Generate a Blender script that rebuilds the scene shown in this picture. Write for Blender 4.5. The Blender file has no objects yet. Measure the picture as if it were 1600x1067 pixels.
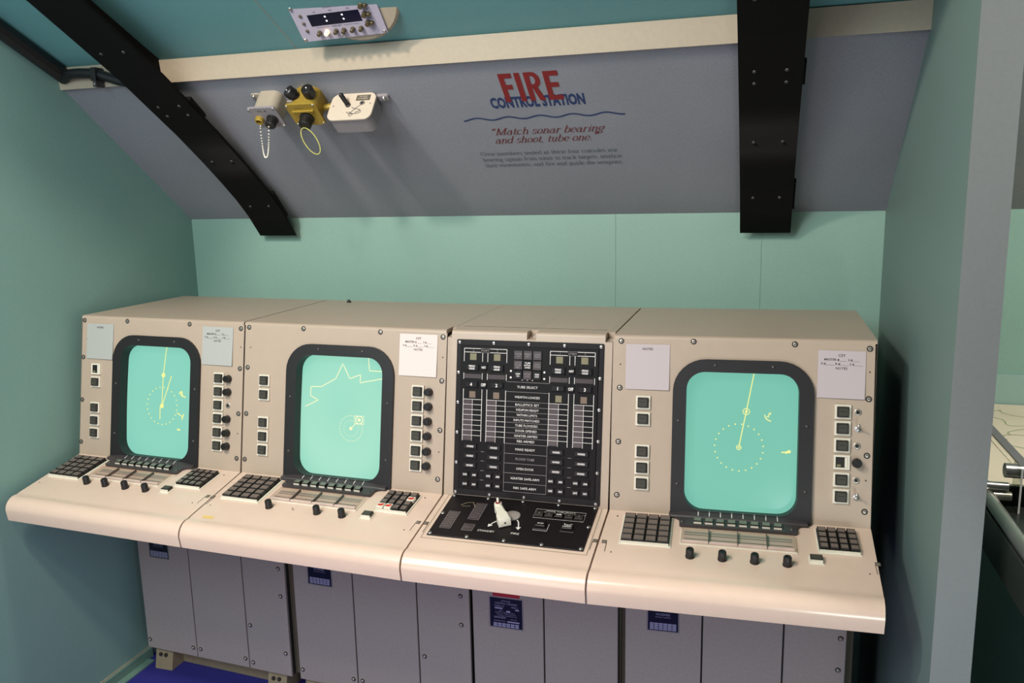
import bpy, bmesh, math, random
from mathutils import Matrix, Vector
random.seed(7)
PI = math.pi
S = 0.85            # model unit -> metre
ZF = 0.31           # floor lies this far below the model origin
scene = bpy.context.scene
COL = scene.collection

# ------------------------------------------------------------------ materials
def lin(c):
    return tuple(((v / 12.92) if v <= 0.04045 else ((v + 0.055) / 1.055) ** 2.4) for v in [x / 255 for x in c])

def mat(name, rgb, rough=0.5, metal=0.0, noise=0.0, scale=60.0, bump=0.0, emit=None, estr=0.0, spec=0.5, coat=0.0, mottle=0.0):
    m = bpy.data.materials.new(name); m.use_nodes = True
    nt = m.node_tree; b = nt.nodes['Principled BSDF']
    c = lin(rgb)
    b.inputs['Base Color'].default_value = (*c, 1)
    b.inputs['Roughness'].default_value = rough
    b.inputs['Metallic'].default_value = metal
    b.inputs['Specular IOR Level'].default_value = spec
    if coat: b.inputs['Coat Weight'].default_value = coat; b.inputs['Coat Roughness'].default_value = 0.1
    if noise or bump or mottle:
        tc = nt.nodes.new('ShaderNodeTexCoord')
        n = nt.nodes.new('ShaderNodeTexNoise'); n.inputs['Scale'].default_value = scale
        n.inputs['Detail'].default_value = 4
        nt.links.new(tc.outputs['Object'], n.inputs['Vector'])
        if noise or mottle:
            r = nt.nodes.new('ShaderNodeMapRange')
            r.inputs[1].default_value = 0.3; r.inputs[2].default_value = 0.7
            r.inputs[3].default_value = 1 - noise; r.inputs[4].default_value = 1 + noise
            nt.links.new(n.outputs['Fac'], r.inputs[0])
            mx = nt.nodes.new('ShaderNodeMix'); mx.data_type = 'RGBA'; mx.blend_type = 'MULTIPLY'
            mx.inputs[0].default_value = 1
            mx.inputs[6].default_value = (*c, 1)
            src = r.outputs[0]
            if mottle:
                n2 = nt.nodes.new('ShaderNodeTexNoise'); n2.inputs['Scale'].default_value = 3.0
                n2.inputs['Detail'].default_value = 3
                nt.links.new(tc.outputs['Object'], n2.inputs['Vector'])
                r2 = nt.nodes.new('ShaderNodeMapRange')
                r2.inputs[1].default_value = 0.3; r2.inputs[2].default_value = 0.7
                r2.inputs[3].default_value = 1 - mottle; r2.inputs[4].default_value = 1 + mottle
                nt.links.new(n2.outputs['Fac'], r2.inputs[0])
                mm = nt.nodes.new('ShaderNodeMath'); mm.operation = 'MULTIPLY'
                nt.links.new(src, mm.inputs[0]); nt.links.new(r2.outputs[0], mm.inputs[1]); src = mm.outputs[0]
            nt.links.new(src, mx.inputs[7])
            nt.links.new(mx.outputs[2], b.inputs['Base Color'])
        if bump:
            bp = nt.nodes.new('ShaderNodeBump'); bp.inputs['Strength'].default_value = bump
            bp.inputs['Distance'].default_value = 0.002
            nt.links.new(n.outputs['Fac'], bp.inputs['Height'])
            nt.links.new(bp.outputs[0], b.inputs['Normal'])
    if emit:
        b.inputs['Emission Color'].default_value = (*lin(emit), 1)
        b.inputs['Emission Strength'].default_value = estr
    return m

M = {}
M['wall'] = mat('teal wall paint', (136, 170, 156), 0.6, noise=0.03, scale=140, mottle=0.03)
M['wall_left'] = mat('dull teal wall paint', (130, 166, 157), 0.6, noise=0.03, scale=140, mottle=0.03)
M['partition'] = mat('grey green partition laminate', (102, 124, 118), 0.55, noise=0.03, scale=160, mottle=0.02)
M['partition_edge'] = mat('grey partition edge laminate', (118, 122, 121), 0.55, noise=0.03, scale=160)
M['slope'] = mat('blue grey speckled panel', (138, 140, 146), 0.75, noise=0.10, scale=260, bump=0.05, mottle=0.05)
M['ceiling'] = mat('teal ceiling paint', (106, 158, 158), 0.6, noise=0.03, scale=140, mottle=0.03)
M['trim'] = mat('cream enamel trim', (166, 153, 132), 0.5, noise=0.03, scale=90)
M['base'] = mat('teal rubber baseboard', (112, 146, 132), 0.5)
M['floor'] = mat('deep blue carpet', (42, 40, 130), 0.95, noise=0.25, scale=420, bump=0.4)
M['rib'] = mat('black painted steel', (18, 16, 15), 0.7, noise=0.10, scale=80, spec=0.12)
M['bolt_dark'] = mat('worn black bolt', (84, 80, 76), 0.4, metal=0.5)
M['shell'] = mat('beige grey console enamel', (180, 162, 143), 0.42, noise=0.015, scale=40, mottle=0.015)
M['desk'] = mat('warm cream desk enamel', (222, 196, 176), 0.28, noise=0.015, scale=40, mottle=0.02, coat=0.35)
M['cab'] = mat('grey cabinet enamel', (160, 149, 144), 0.5, noise=0.05, scale=120)
M['seam'] = mat('dark seam shadow gap', (40, 38, 34), 0.8)
M['gap'] = mat('olive brown filler strip', (88, 80, 66), 0.7)
M['plinth'] = mat('tan painted plinth', (150, 136, 108), 0.6, noise=0.06, scale=60)
M['bezel'] = mat('black crackle bezel', (28, 26, 27), 0.5, noise=0.10, scale=220, bump=0.1)
M['ledge'] = mat('dark grey cast ledge', (62, 57, 58), 0.42, noise=0.06, scale=90)
M['panel'] = mat('black engraved panel', (23, 18, 19), 0.5, spec=0.25, noise=0.12, scale=50, mottle=0.1)
M['panel_in'] = mat('deep black panel face', (13, 10, 10), 0.5, spec=0.2, noise=0.1, scale=50)
M['key'] = mat('dark smoky key cap', (112, 100, 92), 0.33, noise=0.05, scale=120, mottle=0.12)
M['key_side'] = mat('black key side', (26, 22, 20), 0.5)
M['cap'] = mat('smoked push cap', (52, 48, 44), 0.5, spec=0.25, mottle=0.1)
M['cap_glass'] = mat('smoked glass inset', (70, 70, 62), 0.45, spec=0.25, mottle=0.15)
M['softtop'] = mat('grey green key top', (112, 116, 102), 0.4)
M['cream'] = mat('cream plastic bezel', (226, 220, 202), 0.4)
M['knob'] = mat('black ribbed plastic', (24, 22, 22), 0.42)
M['steel'] = mat('bright steel', (190, 186, 180), 0.28, metal=0.9)
M['disc'] = mat('spun metal disc', (196, 186, 178), 0.35, metal=0.35)
M['screw'] = mat('nickel screw', (176, 168, 156), 0.35, metal=0.7)
M['ring'] = mat('dark screw recess', (48, 42, 38), 0.6)
M['white'] = mat('white engraving', (226, 220, 214), 0.6, emit=(226, 220, 214), estr=0.05)
M['dimwhite'] = mat('faded grey engraving', (150, 142, 142), 0.6)
M['greywin'] = mat('unlit grey lens', (68, 59, 59), 0.3, mottle=0.15)
M['olive'] = mat('unlit olive lens', (124, 117, 88), 0.35)
M['tan'] = mat('unlit tan lens', (118, 100, 85), 0.35)
M['panelbtn'] = mat('black square button', (15, 12, 12), 0.35, spec=0.3)
M['paper'] = mat('white card', (222, 208, 200), 0.7)
M['paper2'] = mat('grey white card', (172, 174, 168), 0.7)
M['paper3'] = mat('lavender white card', (190, 178, 178), 0.7)
M['ink'] = mat('black print', (50, 44, 46), 0.7)
M['redink'] = mat('red key legend', (206, 52, 30), 0.5)
M['bar_back'] = mat('pale legend strip', (226, 216, 208), 0.5, mottle=0.05)
M['bar_dark'] = mat('dark legend line', (90, 76, 72), 0.6)
M['red'] = mat('sign red', (128, 28, 28), 0.7)
M['redtape'] = mat('red label tape', (170, 26, 44), 0.5)
M['blue'] = mat('sign blue', (36, 54, 98), 0.7)
M['maroon'] = mat('sign maroon', (112, 48, 50), 0.7)
M['slate'] = mat('sign small grey print', (92, 102, 110), 0.7)
M['greybox'] = mat('grey beige box enamel', (164, 154, 136), 0.45, noise=0.04, scale=90)
M['shadedbox'] = mat('shaded grey box enamel', (140, 134, 136), 0.45, noise=0.04, scale=90)  # box tone for faces turned down, their shade put into the colour
M['brass'] = mat('yellow painted brass', (172, 144, 58), 0.35, metal=0.35, noise=0.08, scale=60)
M['creambox'] = mat('cream box enamel', (204, 190, 170), 0.4, noise=0.02, scale=90)
M['clockface'] = mat('lavender grey clock panel', (168, 160, 174), 0.5, noise=0.04, scale=100)
M['display'] = mat('blue black display glass', (18, 16, 34), 0.12)
M['lit'] = mat('small lit dot', (240, 240, 240), 0.4, emit=(240, 240, 244), estr=1.2)
M['amber'] = mat('lit amber button', (240, 210, 160), 0.4, emit=(250, 220, 160), estr=1.6)
M['olivebtn'] = mat('dark olive push button', (76, 66, 44), 0.4)
M['plate_navy'] = mat('navy printed plate', (15, 15, 34), 0.3)
M['plate_print'] = mat('silver plate print', (170, 168, 196), 0.4, metal=0.3)
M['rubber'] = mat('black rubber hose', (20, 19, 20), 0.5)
M['chart'] = mat('pale chart paper', (230, 212, 186), 0.6, mottle=0.05)
M['table'] = mat('black table enamel', (40, 42, 38), 0.3)
M['olive_line'] = mat('chart line green', (160, 170, 120), 0.7)
M['band'] = mat('grey teal splash panel', (150, 178, 170), 0.5)
M['ruler'] = mat('grey ruler strip', (120, 112, 116), 0.4)
M['stain'] = mat('yellow paint scuff', (226, 196, 110), 0.5)
M['sign_mark'] = M['ink']

def glass_mat(name, tint, alpha):
    m = bpy.data.materials.new(name); m.use_nodes = True
    nt = m.node_tree; nt.nodes.clear()
    o = nt.nodes.new('ShaderNodeOutputMaterial'); mix = nt.nodes.new('ShaderNodeMixShader')
    t = nt.nodes.new('ShaderNodeBsdfTransparent'); t.inputs[0].default_value = (*lin(tint), 1)
    g = nt.nodes.new('ShaderNodeBsdfGlossy'); g.inputs['Roughness'].default_value = 0.25
    mix.inputs[0].default_value = alpha
    nt.links.new(t.outputs[0], mix.inputs[1]); nt.links.new(g.outputs[0], mix.inputs[2])
    nt.links.new(mix.outputs[0], o.inputs[0])
    return m
M['acrylic'] = glass_mat('clear acrylic cover', (246, 240, 236), 0.07)
M['acrylic_thin'] = glass_mat('clear acrylic guard', (225, 228, 222), 0.06)

def screen_mat(name, edge, centre, strength):
    m = bpy.data.materials.new(name); m.use_nodes = True
    nt = m.node_tree; b = nt.nodes['Principled BSDF']
    b.inputs['Base Color'].default_value = (0.02, 0.05, 0.04, 1); b.inputs['Roughness'].default_value = 0.22
    b.inputs['Specular IOR Level'].default_value = 0.25
    tc = nt.nodes.new('ShaderNodeTexCoord')
    mp = nt.nodes.new('ShaderNodeMapping')
    mp.inputs['Location'].default_value = (-0.5, -0.42, -0.5)
    g = nt.nodes.new('ShaderNodeVectorMath'); g.operation = 'LENGTH'
    nt.links.new(tc.outputs['Generated'], mp.inputs['Vector'])
    nt.links.new(mp.outputs[0], g.inputs[0])
    r = nt.nodes.new('ShaderNodeMapRange'); r.inputs[1].default_value = 0.0; r.inputs[2].default_value = 0.75
    nt.links.new(g.outputs['Value'], r.inputs[0])
    mx = nt.nodes.new('ShaderNodeMix'); mx.data_type = 'RGBA'
    mx.inputs[6].default_value = (*lin(centre), 1); mx.inputs[7].default_value = (*lin(edge), 1)
    nt.links.new(r.outputs[0], mx.inputs[0])
    nt.links.new(mx.outputs[2], b.inputs['Emission Color']); b.inputs['Emission Strength'].default_value = strength
    return m
SCREEN = [screen_mat('green phosphor screen a', (130, 205, 184), (152, 218, 196), 0.93),
          screen_mat('green phosphor screen b', (140, 212, 188), (196, 240, 216), 0.95),
          screen_mat('green phosphor screen c', (118, 192, 172), (134, 204, 180), 0.93)]
M['trace'] = mat('yellow phosphor trace', (60, 60, 30), 0.5, emit=(238, 240, 150), estr=1.0)
M['trace_pale'] = mat('pale phosphor trace', (60, 60, 30), 0.5, emit=(244, 244, 196), estr=1.0)

# ------------------------------------------------------------------ mesh builder
_txt = {}
def text_geo(s, bold=0.0):
    k = (s, bold)
    if k not in _txt:
        cu = bpy.data.curves.new('t', 'FONT'); cu.body = s; cu.size = 1; cu.resolution_u = 2; cu.offset = bold
        cu.fill_mode = 'FRONT'
        ob = bpy.data.objects.new('t', cu); me = ob.to_mesh()
        vs = [tuple(v.co) for v in me.vertices]; fs = [tuple(p.vertices) for p in me.polygons]
        ob.to_mesh_clear(); bpy.data.objects.remove(ob); bpy.data.curves.remove(cu)
        _txt[k] = (vs, fs)
    return _txt[k]

class MB:
    def __init__(self):
        self.bm = bmesh.new(); self.mats = []; self.X = Matrix.Identity(4)
    def mi(self, m):
        if m not in self.mats: self.mats.append(m)
        return self.mats.index(m)
    def face(self, vs, m):
        try:
            f = self.bm.faces.new(vs)
        except ValueError:
            return None
        f.material_index = m; return f
    def v(self, p): return self.bm.verts.new(self.X @ Vector(p))
    def prism(self, pts, z0, z1, m, top=None, ch=0.0):
        """extrude a ccw 2D polygon; ch = chamfer of the top edge"""
        mi = self.mi(m); mt = self.mi(top) if top else mi
        n = len(pts)
        lo = [self.v((x, y, z0)) for x, y in pts]
        rings = [lo]
        if ch:
            rings.append([self.v((x, y, z1 - ch)) for x, y in pts])
            cx = sum(p[0] for p in pts) / n; cy = sum(p[1] for p in pts) / n
            w = max(p[0] for p in pts) - min(p[0] for p in pts); h = max(p[1] for p in pts) - min(p[1] for p in pts)
            fx = 1 - 2 * ch / w; fy = 1 - 2 * ch / h
            rings.append([self.v((cx + (x - cx) * fx, cy + (y - cy) * fy, z1)) for x, y in pts])
        else:
            rings.append([self.v((x, y, z1)) for x, y in pts])
        for a, b in zip(rings, rings[1:]):
            for i in range(n):
                self.face((a[i], a[(i + 1) % n], b[(i + 1) % n], b[i]), mi)
        self.face(rings[-1], mt); self.face(lo[::-1], mi)
        return self
    def box(self, x0, y0, z0, x1, y1, z1, m, top=None, ch=0.0):
        return self.prism([(x0, y0), (x1, y0), (x1, y1), (x0, y1)], z0, z1, m, top, ch)
    def rr(self, x0, y0, x1, y1, r, z0, z1, m, top=None, ch=0.0, seg=5):
        return self.prism(rrect(x0, y0, x1, y1, r, seg), z0, z1, m, top, ch)
    def cyl(self, c, r, z0, z1, m, seg=16, r2=None, top=None, ch=0.0):
        r2 = r if r2 is None else r2
        mi = self.mi(m); mt = self.mi(top) if top else mi
        prof = [(r, z0), (r2, z1 - ch), (r2 - ch, z1)] if ch else [(r, z0), (r2, z1)]
        return self.lathe(c, prof, m, seg, capmat=mt)
    def lathe(self, c, prof, m, seg=16, capmat=None, close=True):
        mi = self.mi(m); rings = []
        for r, z in prof:
            rings.append([self.v((c[0] + r * math.cos(2 * PI * i / seg), c[1] + r * math.sin(2 * PI * i / seg), z)) for i in range(seg)])
        for a, b in zip(rings, rings[1:]):
            for i in range(seg): self.face((a[i], a[(i + 1) % seg], b[(i + 1) % seg], b[i]), mi)
        if close:
            self.face(rings[-1], mi if capmat is None else capmat); self.face(rings[0][::-1], mi)
        return self
    def dome(self, c, r, h, z0, m, seg=12, n=4):
        prof = [(r * math.cos(PI / 2 * i / n * 0.96), z0 + h * math.sin(PI / 2 * i / n)) for i in range(n + 1)]
        return self.lathe(c, prof, m, seg)
    def tube(self, pts, r, m, seg=8, cap=True):
        mi = self.mi(m); P = [Vector(p) for p in pts]; rings = []
        up = Vector((0.13, 0.31, 0.94)).normalized()
        for i, p in enumerate(P):
            t = (P[min(i + 1, len(P) - 1)] - P[max(i - 1, 0)]).normalized()
            a = t.cross(up)
            if a.length < 1e-4: a = t.cross(Vector((1, 0, 0)))
            a.normalize(); b = a.cross(t).normalized()
            rings.append([self.v(p + a * (r * math.cos(2 * PI * k / seg)) + b * (r * math.sin(2 * PI * k / seg))) for k in range(seg)])
        for a, b in zip(rings, rings[1:]):
            for k in range(seg): self.face((a[k], a[(k + 1) % seg], b[(k + 1) % seg], b[k]), mi)
        if cap:
            self.face(rings[0][::-1], mi); self.face(rings[-1], mi)
        return self
    def ball(self, c, r, m, seg=8, n=5):
        prof = [(max(1e-5, r * math.cos(-PI / 2 + PI * i / n)), c[2] + r * math.sin(-PI / 2 + PI * i / n)) for i in range(n + 1)]
        return self.lathe(c, prof, m, seg)
    def quad(self, x0, y0, x1, y1, z, m):
        mi = self.mi(m); self.face([self.v(p) for p in ((x0, y0, z), (x1, y0, z), (x1, y1, z), (x0, y1, z))], mi); return self
    def line(self, pts, w, z, m, zf=None, closed=False):
        """flat ribbon along 2D points"""
        mi = self.mi(m); n = len(pts); L = []
        for i, p in enumerate(pts):
            a = pts[(i - 1) % n] if (i or closed) else p
            b = pts[(i + 1) % n] if (i < n - 1 or closed) else p
            dx, dy = b[0] - a[0], b[1] - a[1]; l = math.hypot(dx, dy) or 1
            ox, oy = -dy / l * w / 2, dx / l * w / 2
            zz = zf(p[0], p[1]) if zf else z
            L.append((self.v((p[0] - ox, p[1] - oy, zz)), self.v((p[0] + ox, p[1] + oy, zz))))
        for i in range(n if closed else n - 1):
            a, b = L[i], L[(i + 1) % n]
            self.face((a[0], b[0], b[1], a[1]), mi)
        return self
    def disc(self, c, r, z, m, seg=12, zf=None):
        mi = self.mi(m); zz = zf(*c) if zf else z
        self.face([self.v((c[0] + r * math.cos(2 * PI * i / seg), c[1] + r * math.sin(2 * PI * i / seg), zz)) for i in range(seg)], mi); return self
    def text(self, s, x, y, z, h, m, w=None, al='C', bold=0.0):
        vs, fs = text_geo(s, bold)
        if not vs: return self
        x0 = min(p[0] for p in vs); x1 = max(p[0] for p in vs)
        sy = h / 0.729
        sx = (w / (x1 - x0)) if w else sy
        ox = {'C': -(x0 + x1) / 2, 'L': -x0, 'R': -x1}[al]
        mi = self.mi(m)
        V = [self.v((x + (p[0] + ox) * sx, y + p[1] * sy - (h / 2), z)) for p in vs]
        for f in fs: self.face([V[i] for i in f], mi)
        return self
    def holed(self, outer, inner, z, m, flip=False):
        mi = self.mi(m); ed = []
        for loop in (outer, inner):
            V = [self.v((x, y, z)) for x, y in loop]
            for i in range(len(V)): ed.append(self.bm.edges.new((V[i], V[(i + 1) % len(V)])))
        r = bmesh.ops.triangle_fill(self.bm, use_beauty=True, use_dissolve=False, edges=ed)
        want = (self.X.to_3x3() @ Vector((0, 0, 1)))
        for f in r['geom']:
            if isinstance(f, bmesh.types.BMFace):
                f.material_index = mi; f.normal_update()
                if f.normal.dot(want) < 0: f.normal_flip()
        return self
    def wall(self, loop, z0, z1, m, shrink=1.0, flip=False):
        mi = self.mi(m)
        cx = sum(p[0] for p in loop) / len(loop); cy = sum(p[1] for p in loop) / len(loop)
        a = [self.v((x, y, z0)) for x, y in loop]
        b = [self.v((cx + (x - cx) * shrink, cy + (y - cy) * shrink, z1)) for x, y in loop]
        n = len(loop)
        for i in range(n):
            q = (a[i], a[(i + 1) % n], b[(i + 1) % n], b[i])
            self.face(q[::-1] if flip else q, mi)
        return self
    def mesh(self, name, fix=False, smooth=35):
        if fix: bmesh.ops.recalc_face_normals(self.bm, faces=self.bm.faces[:])
        me = bpy.data.meshes.new(name); self.bm.to_mesh(me); self.bm.free()
        for m in self.mats: me.materials.append(m)
        if smooth:
            me.shade_smooth(); me.set_sharp_from_angle(angle=math.radians(smooth))
        return me
    def build(self, name, parent=None, frame=None, fix=False, smooth=35, label=None):
        return put(name, self.mesh(name, fix, smooth), parent, frame, label)

def rrect(x0, y0, x1, y1, r, seg=5, rt=None):
    rt = r if rt is None else rt; out = []
    for cx, cy, a0, rr_ in ((x1 - r, y0 + r, -PI / 2, r), (x1 - rt, y1 - rt, 0, rt), (x0 + rt, y1 - rt, PI / 2, rt), (x0 + r, y0 + r, PI, r)):
        if rr_ < 1e-6: out.append((cx, cy)); continue
        for i in range(seg + 1):
            a = a0 + PI / 2 * i / seg; out.append((cx + rr_ * math.cos(a), cy + rr_ * math.sin(a)))
    return out

WM = {}   # world matrices in model space
def put(name, data, parent=None, frame=None, label=None, kind=None):
    o = bpy.data.objects.new(name, data); COL.objects.link(o)
    w = frame.copy() if frame is not None else Matrix.Identity(4)
    WM[o] = w
    if parent is not None:
        o.parent = parent; o.matrix_local = WM[parent].inverted() @ w
    else:
        o.matrix_local = w
    if label: o['label'] = label
    if kind: o['kind'] = kind
    return o
def thing(name, label, cat, loc=(0, 0, 0), group=None):
    o = put(name, None, None, Matrix.Translation(loc)); o.empty_display_size = 0.05
    o['label'] = label; o['category'] = cat
    if group: o['group'] = group
    return o
def tag(o, label, cat, group=None):
    o['label'] = label; o['category'] = cat
    if group: o['group'] = group
    return o
def struct(mb, name, **k):
    o = mb.build(name, **k); o['kind'] = 'structure'; return o
def dup(o, frame, parent):
    c = o.copy(); COL.objects.link(c); WM[c] = frame.copy()
    c.parent = parent; c.matrix_parent_inverse = Matrix.Identity(4)
    c.matrix_local = WM[parent].inverted() @ frame
    for ch in list(o.children):
        dup(ch, frame @ (WM[o].inverted() @ WM[ch]), c)
    return c

def frame(o, ex, ey):
    ex = Vector(ex).normalized(); ey = Vector(ey); ey = (ey - ex * ey.dot(ex)).normalized(); ez = ex.cross(ey)
    m = Matrix((ex, ey, ez)).transposed().to_4x4(); m.translation = Vector(o); return m
def T(x, y, z=0.0): return Matrix.Translation((x, y, z))

# ------------------------------------------------------------------ room
WY = 0.846                       # rear wall
XL, XR, XP = -0.04, 2.794, 2.876  # left wall, partition faces
FZ = -ZF
SB = (WY, 1.504); ST = (0.208, 1.9926); TT = (0.198, 2.063)
def ceil_z(y): return TT[1] + 0.4764 * (TT[0] - y)
XE = 4.3
mb = MB()
xs = [XL - 0.12, 1.8555, 1.8567, 2.3875, 2.3885, XE]
for a, b in ((0, 1), (2, 3), (4, 5)):
    mb.box(xs[a], WY, FZ, xs[b], WY + 0.02, 1.6, M['wall'])
mb.box(xs[0], WY + 0.002, FZ, XE, WY + 0.1, 1.6, M['base'])
struct(mb, 'wall_rear')
mb = MB(); mb.box(XL - 0.12, -2.2, FZ, XL, WY + 0.1, 3.2, M['wall_left']); struct(mb, 'wall_left')
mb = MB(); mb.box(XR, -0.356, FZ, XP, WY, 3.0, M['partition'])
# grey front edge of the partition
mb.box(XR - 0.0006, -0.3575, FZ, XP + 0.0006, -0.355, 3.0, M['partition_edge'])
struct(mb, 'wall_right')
mb = MB(); mb.box(XE, -2.2, FZ, XE + 0.1, WY + 0.1, 3.2, M['wall']); struct(mb, 'wall_far_right')
mb = MB(); mb.box(XL - 0.12, -3.2, FZ - 0.05, XE + 0.1, WY + 0.1, FZ, M['floor']); struct(mb, 'floor')
def yzslab(mb, a, b, x0, x1, th, m):
    """slab between two (y,z) points, th behind (away from the room)"""
    dy, dz = b[0] - a[0], b[1] - a[1]; l = math.hypot(dy, dz); ny, nz = dz / l * th, -dy / l * th
    if nz < 0: ny, nz = -ny, -nz
    P = [a, b, (b[0] + ny, b[1] + nz), (a[0] + ny, a[1] + nz)]
    prof_x(mb, P, x0, x1, m)
def prof_x(mb, P, x0, x1, m, d0=0.0, d1=0.0, skip=()):
    mi = mb.mi(m)
    A = [mb.v((x0, y + d0, z)) for y, z in P]; B = [mb.v((x1, y + d1, z)) for y, z in P]
    n = len(P)
    for i in range(n):
        if i in skip: continue
        mb.face((A[i], A[(i + 1) % n], B[(i + 1) % n], B[i]), mi)
    mb.face(A, mi); mb.face(B[::-1], mi)
mb = MB(); yzslab(mb, SB, ST, XL - 0.1, XE, 0.03, M['slope']); struct(mb, 'wall_upper', fix=True)
mb = MB(); c1 = (-0.64, ceil_z(-0.64)); yzslab(mb, TT, c1, XL - 0.1, XE, 0.03, M['ceiling'])
# fine joint line in the ceiling panel
cf = frame((0, TT[0], TT[1]), (1, 0, 0), (0, -0.9028, 0.4301))
mb.X = cf; mb.quad(0.9285, 0.0, 0.9315, 0.9, 0.0006, M['trim']); mb.X = Matrix.Identity(4)
struct(mb, 'ceiling', fix=False)
RX = [(0.336, 0.508), (2.312, 2.484)]
def trim_seg(x0, x1):
    mb = MB(); P = [ST, (ST[0] - 0.014, ST[1] - 0.004), (TT[0] - 0.014, TT[1]), (TT[0] + 0.02, TT[1] + 0.004), (ST[0] + 0.02, ST[1] + 0.012)]
    prof_x(mb, P, x0, x1, M['trim']); return mb
for i, (a, b) in enumerate(((XL, 0.385), (0.399, 2.345), (2.374, XR))):
    struct(trim_seg(a, b), 'trim_%d' % (i + 1), fix=True)
struct(trim_seg(XP, XE), 'trim_5', fix=True)
mb = MB(); mb.box(XL, -2.2, FZ, XL + 0.014, 0.33, FZ + 0.042, M['base'])
mb.box(XL, -2.2, FZ + 0.042, XL + 0.005, 0.33, FZ + 0.046, M['trim']); mb.box(XL, -2.2, FZ, XL + 0.045, 0.30, FZ + 0.006, M['base'])
struct(mb, 'baseboard_left')

# ------------------------------------------------------------------ curved hull ribs
RIB = [(-1.0, 2.40), (-0.80, 2.357), (-0.62, 2.305), (-0.45, 2.245), (-0.268, 2.165), (-0.12, 2.085), (0.063, 1.985), (0.19, 1.905), (0.32, 1.824), (0.45, 1.735), (0.56, 1.655), (0.65, 1.585), (0.725, 1.517), (0.80, 1.433)]
def back_pt(y):
    if y >= ST[0]:
        t = (SB[0] - y) / (SB[0] - ST[0]); return (y, SB[1] + t * (ST[1] - SB[1]) - 0.003)
    return (y, ceil_z(min(y, TT[0])) - 0.003)
def rib(x0, x1, label):
    t = thing('hull_rib', label, 'steel rib', ((x0 + x1) / 2, 0.80, 1.433), 'black steel hull ribs')
    mb = MB(); up = []
    for i, (y, z) in enumerate(RIB):
        a = RIB[max(i - 1, 0)]; b = RIB[min(i + 1, len(RIB) - 1)]
        dy, dz = b[0] - a[0], b[1] - a[1]; l = math.hypot(dy, dz)
        up.append((y - dz / l * 0.012, z + dy / l * 0.012))
    up[-1] = (0.806, 1.433)
    for i in range(len(RIB) - 1):
        prof_x(mb, [RIB[i], RIB[i + 1], up[i + 1], up[i]], x0, x1, M['rib'])
    bmesh.ops.remove_doubles(mb.bm, verts=mb.bm.verts[:], dist=1e-5)
    mb.build('flange', t, fix=True, smooth=50)
    mb = MB()
    ys = [p[0] for p in up]
    for i in range(len(up) - 1):
        a, b = up[i], up[i + 1]
        if b[0] > 0.80: b = (0.80, 1.436)
        prof_x(mb, [a, b, back_pt(b[0]), back_pt(a[0])], x0 + 0.030, x0 + 0.064, M['rib'])
    mb.build('web', t, fix=True)
    for (ya, yb) in ((0.18, 0.26), (0.64, 0.74)):
        mb = MB()
        pts = []
        for y in (ya, (ya + yb) / 2, yb):
            j = max(i for i in range(len(up)) if up[i][0] <= y); a, b = up[j], up[min(j + 1, len(up) - 1)]
            f = (y - a[0]) / (b[0] - a[0]); pts.append((y, a[1] + f * (b[1] - a[1])))
        P = pts + [(yb - 0.004, pts[2][1] + 0.012), (ya + 0.006, pts[0][1] + 0.012)]
        prof_x(mb, P, x1 - 0.03, x1 + 0.007, M['rib']); mb.build('splice_plate', t, fix=True)
    for (y, z) in ((-0.055, 2.046), (0.185, 1.903), (0.228, 1.873), (0.456, 1.713), (0.68, 1.537)):
        j = max(i for i in range(len(RIB)) if RIB[i][0] <= y); a, b = RIB[j], RIB[j + 1]
        f = (y - a[0]) / (b[0] - a[0]); zz = a[1] + f * (b[1] - a[1])
        for fx in (0.25, 0.75):
            mb = MB(); mb.dome((0, 0), 0.006, 0.003, 0, M['bolt_dark'], 10, 3)
            mb.build('bolt', t, frame((x0 + (x1 - x0) * fx, y, zz), (1, 0, 0), (0, a[0] - b[0], a[1] - b[1])))
    return t
rib(*RX[0], 'black curved steel rib left of the grey plug box')
rib(*RX[1], 'black curved steel rib right of the red and blue station sign')

# black hose along the left corner, clamped to the trim
t = thing('hose_and_shade_tube', 'black rubber hose clamped to the trim beside the left rib, with a dark tube for the corner shadow', 'hose', (0.13, 0.17, 2.02))
def cpt(x, s, off): return cf @ Vector((x, s, off))
pts = [cpt(0.02, 0.62, 0.03), cpt(0.01, 0.45, 0.03), cpt(0.0, 0.3, 0.03), cpt(-0.008, 0.16, 0.03), cpt(-0.012, 0.07, 0.03), Vector((-0.005, 0.172, 2.03)), Vector((0.04, 0.165, 2.036)), Vector((0.10, 0.165, 2.035)), Vector((0.16, 0.168, 2.027)), Vector((0.25, 0.175, 2.0)), Vector((0.34, 0.18, 1.985))]
sm = []
for i in range(len(pts) - 1):
    p0, p1, p2, p3 = pts[max(i - 1, 0)], pts[i], pts[i + 1], pts[min(i + 2, len(pts) - 1)]
    for k in range(4):
        u = k / 4; sm.append(0.5 * ((2 * p1) + (p2 - p0) * u + (2 * p0 - 5 * p1 + 4 * p2 - p3) * u * u + (3 * p1 - p0 - 3 * p2 + p3) * u ** 3))
sm.append(pts[-1])
mb = MB(); mb.tube(sm, 0.017, M['rubber'], 10); mb.tube([cpt(-0.010, 0.64, 0.030), cpt(-0.010, 0.3, 0.030), cpt(-0.010, -0.01, 0.030)], 0.028, M['rubber'], 10); mb.build('hose', t)  # thicker straight tube is no hose: added for the dark shadow gap in the corner
mb = MB(); mb.box(0.143, 0.145, 2.005, 0.165, 0.19, 2.05, M['rubber'], ch=0.003); mb.box(0.146, 0.15, 1.985, 0.160, 0.186, 2.006, M['ledge']); mb.build('clamp', t)
mb = MB(); mb.dome((0, 0), 0.004, 0.003, 0, M['steel'], 8, 3); mb.build('clamp_screw', t, frame((0.153, 0.150, 1.995), (1, 0, 0), (0, 0, 1)))

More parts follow.
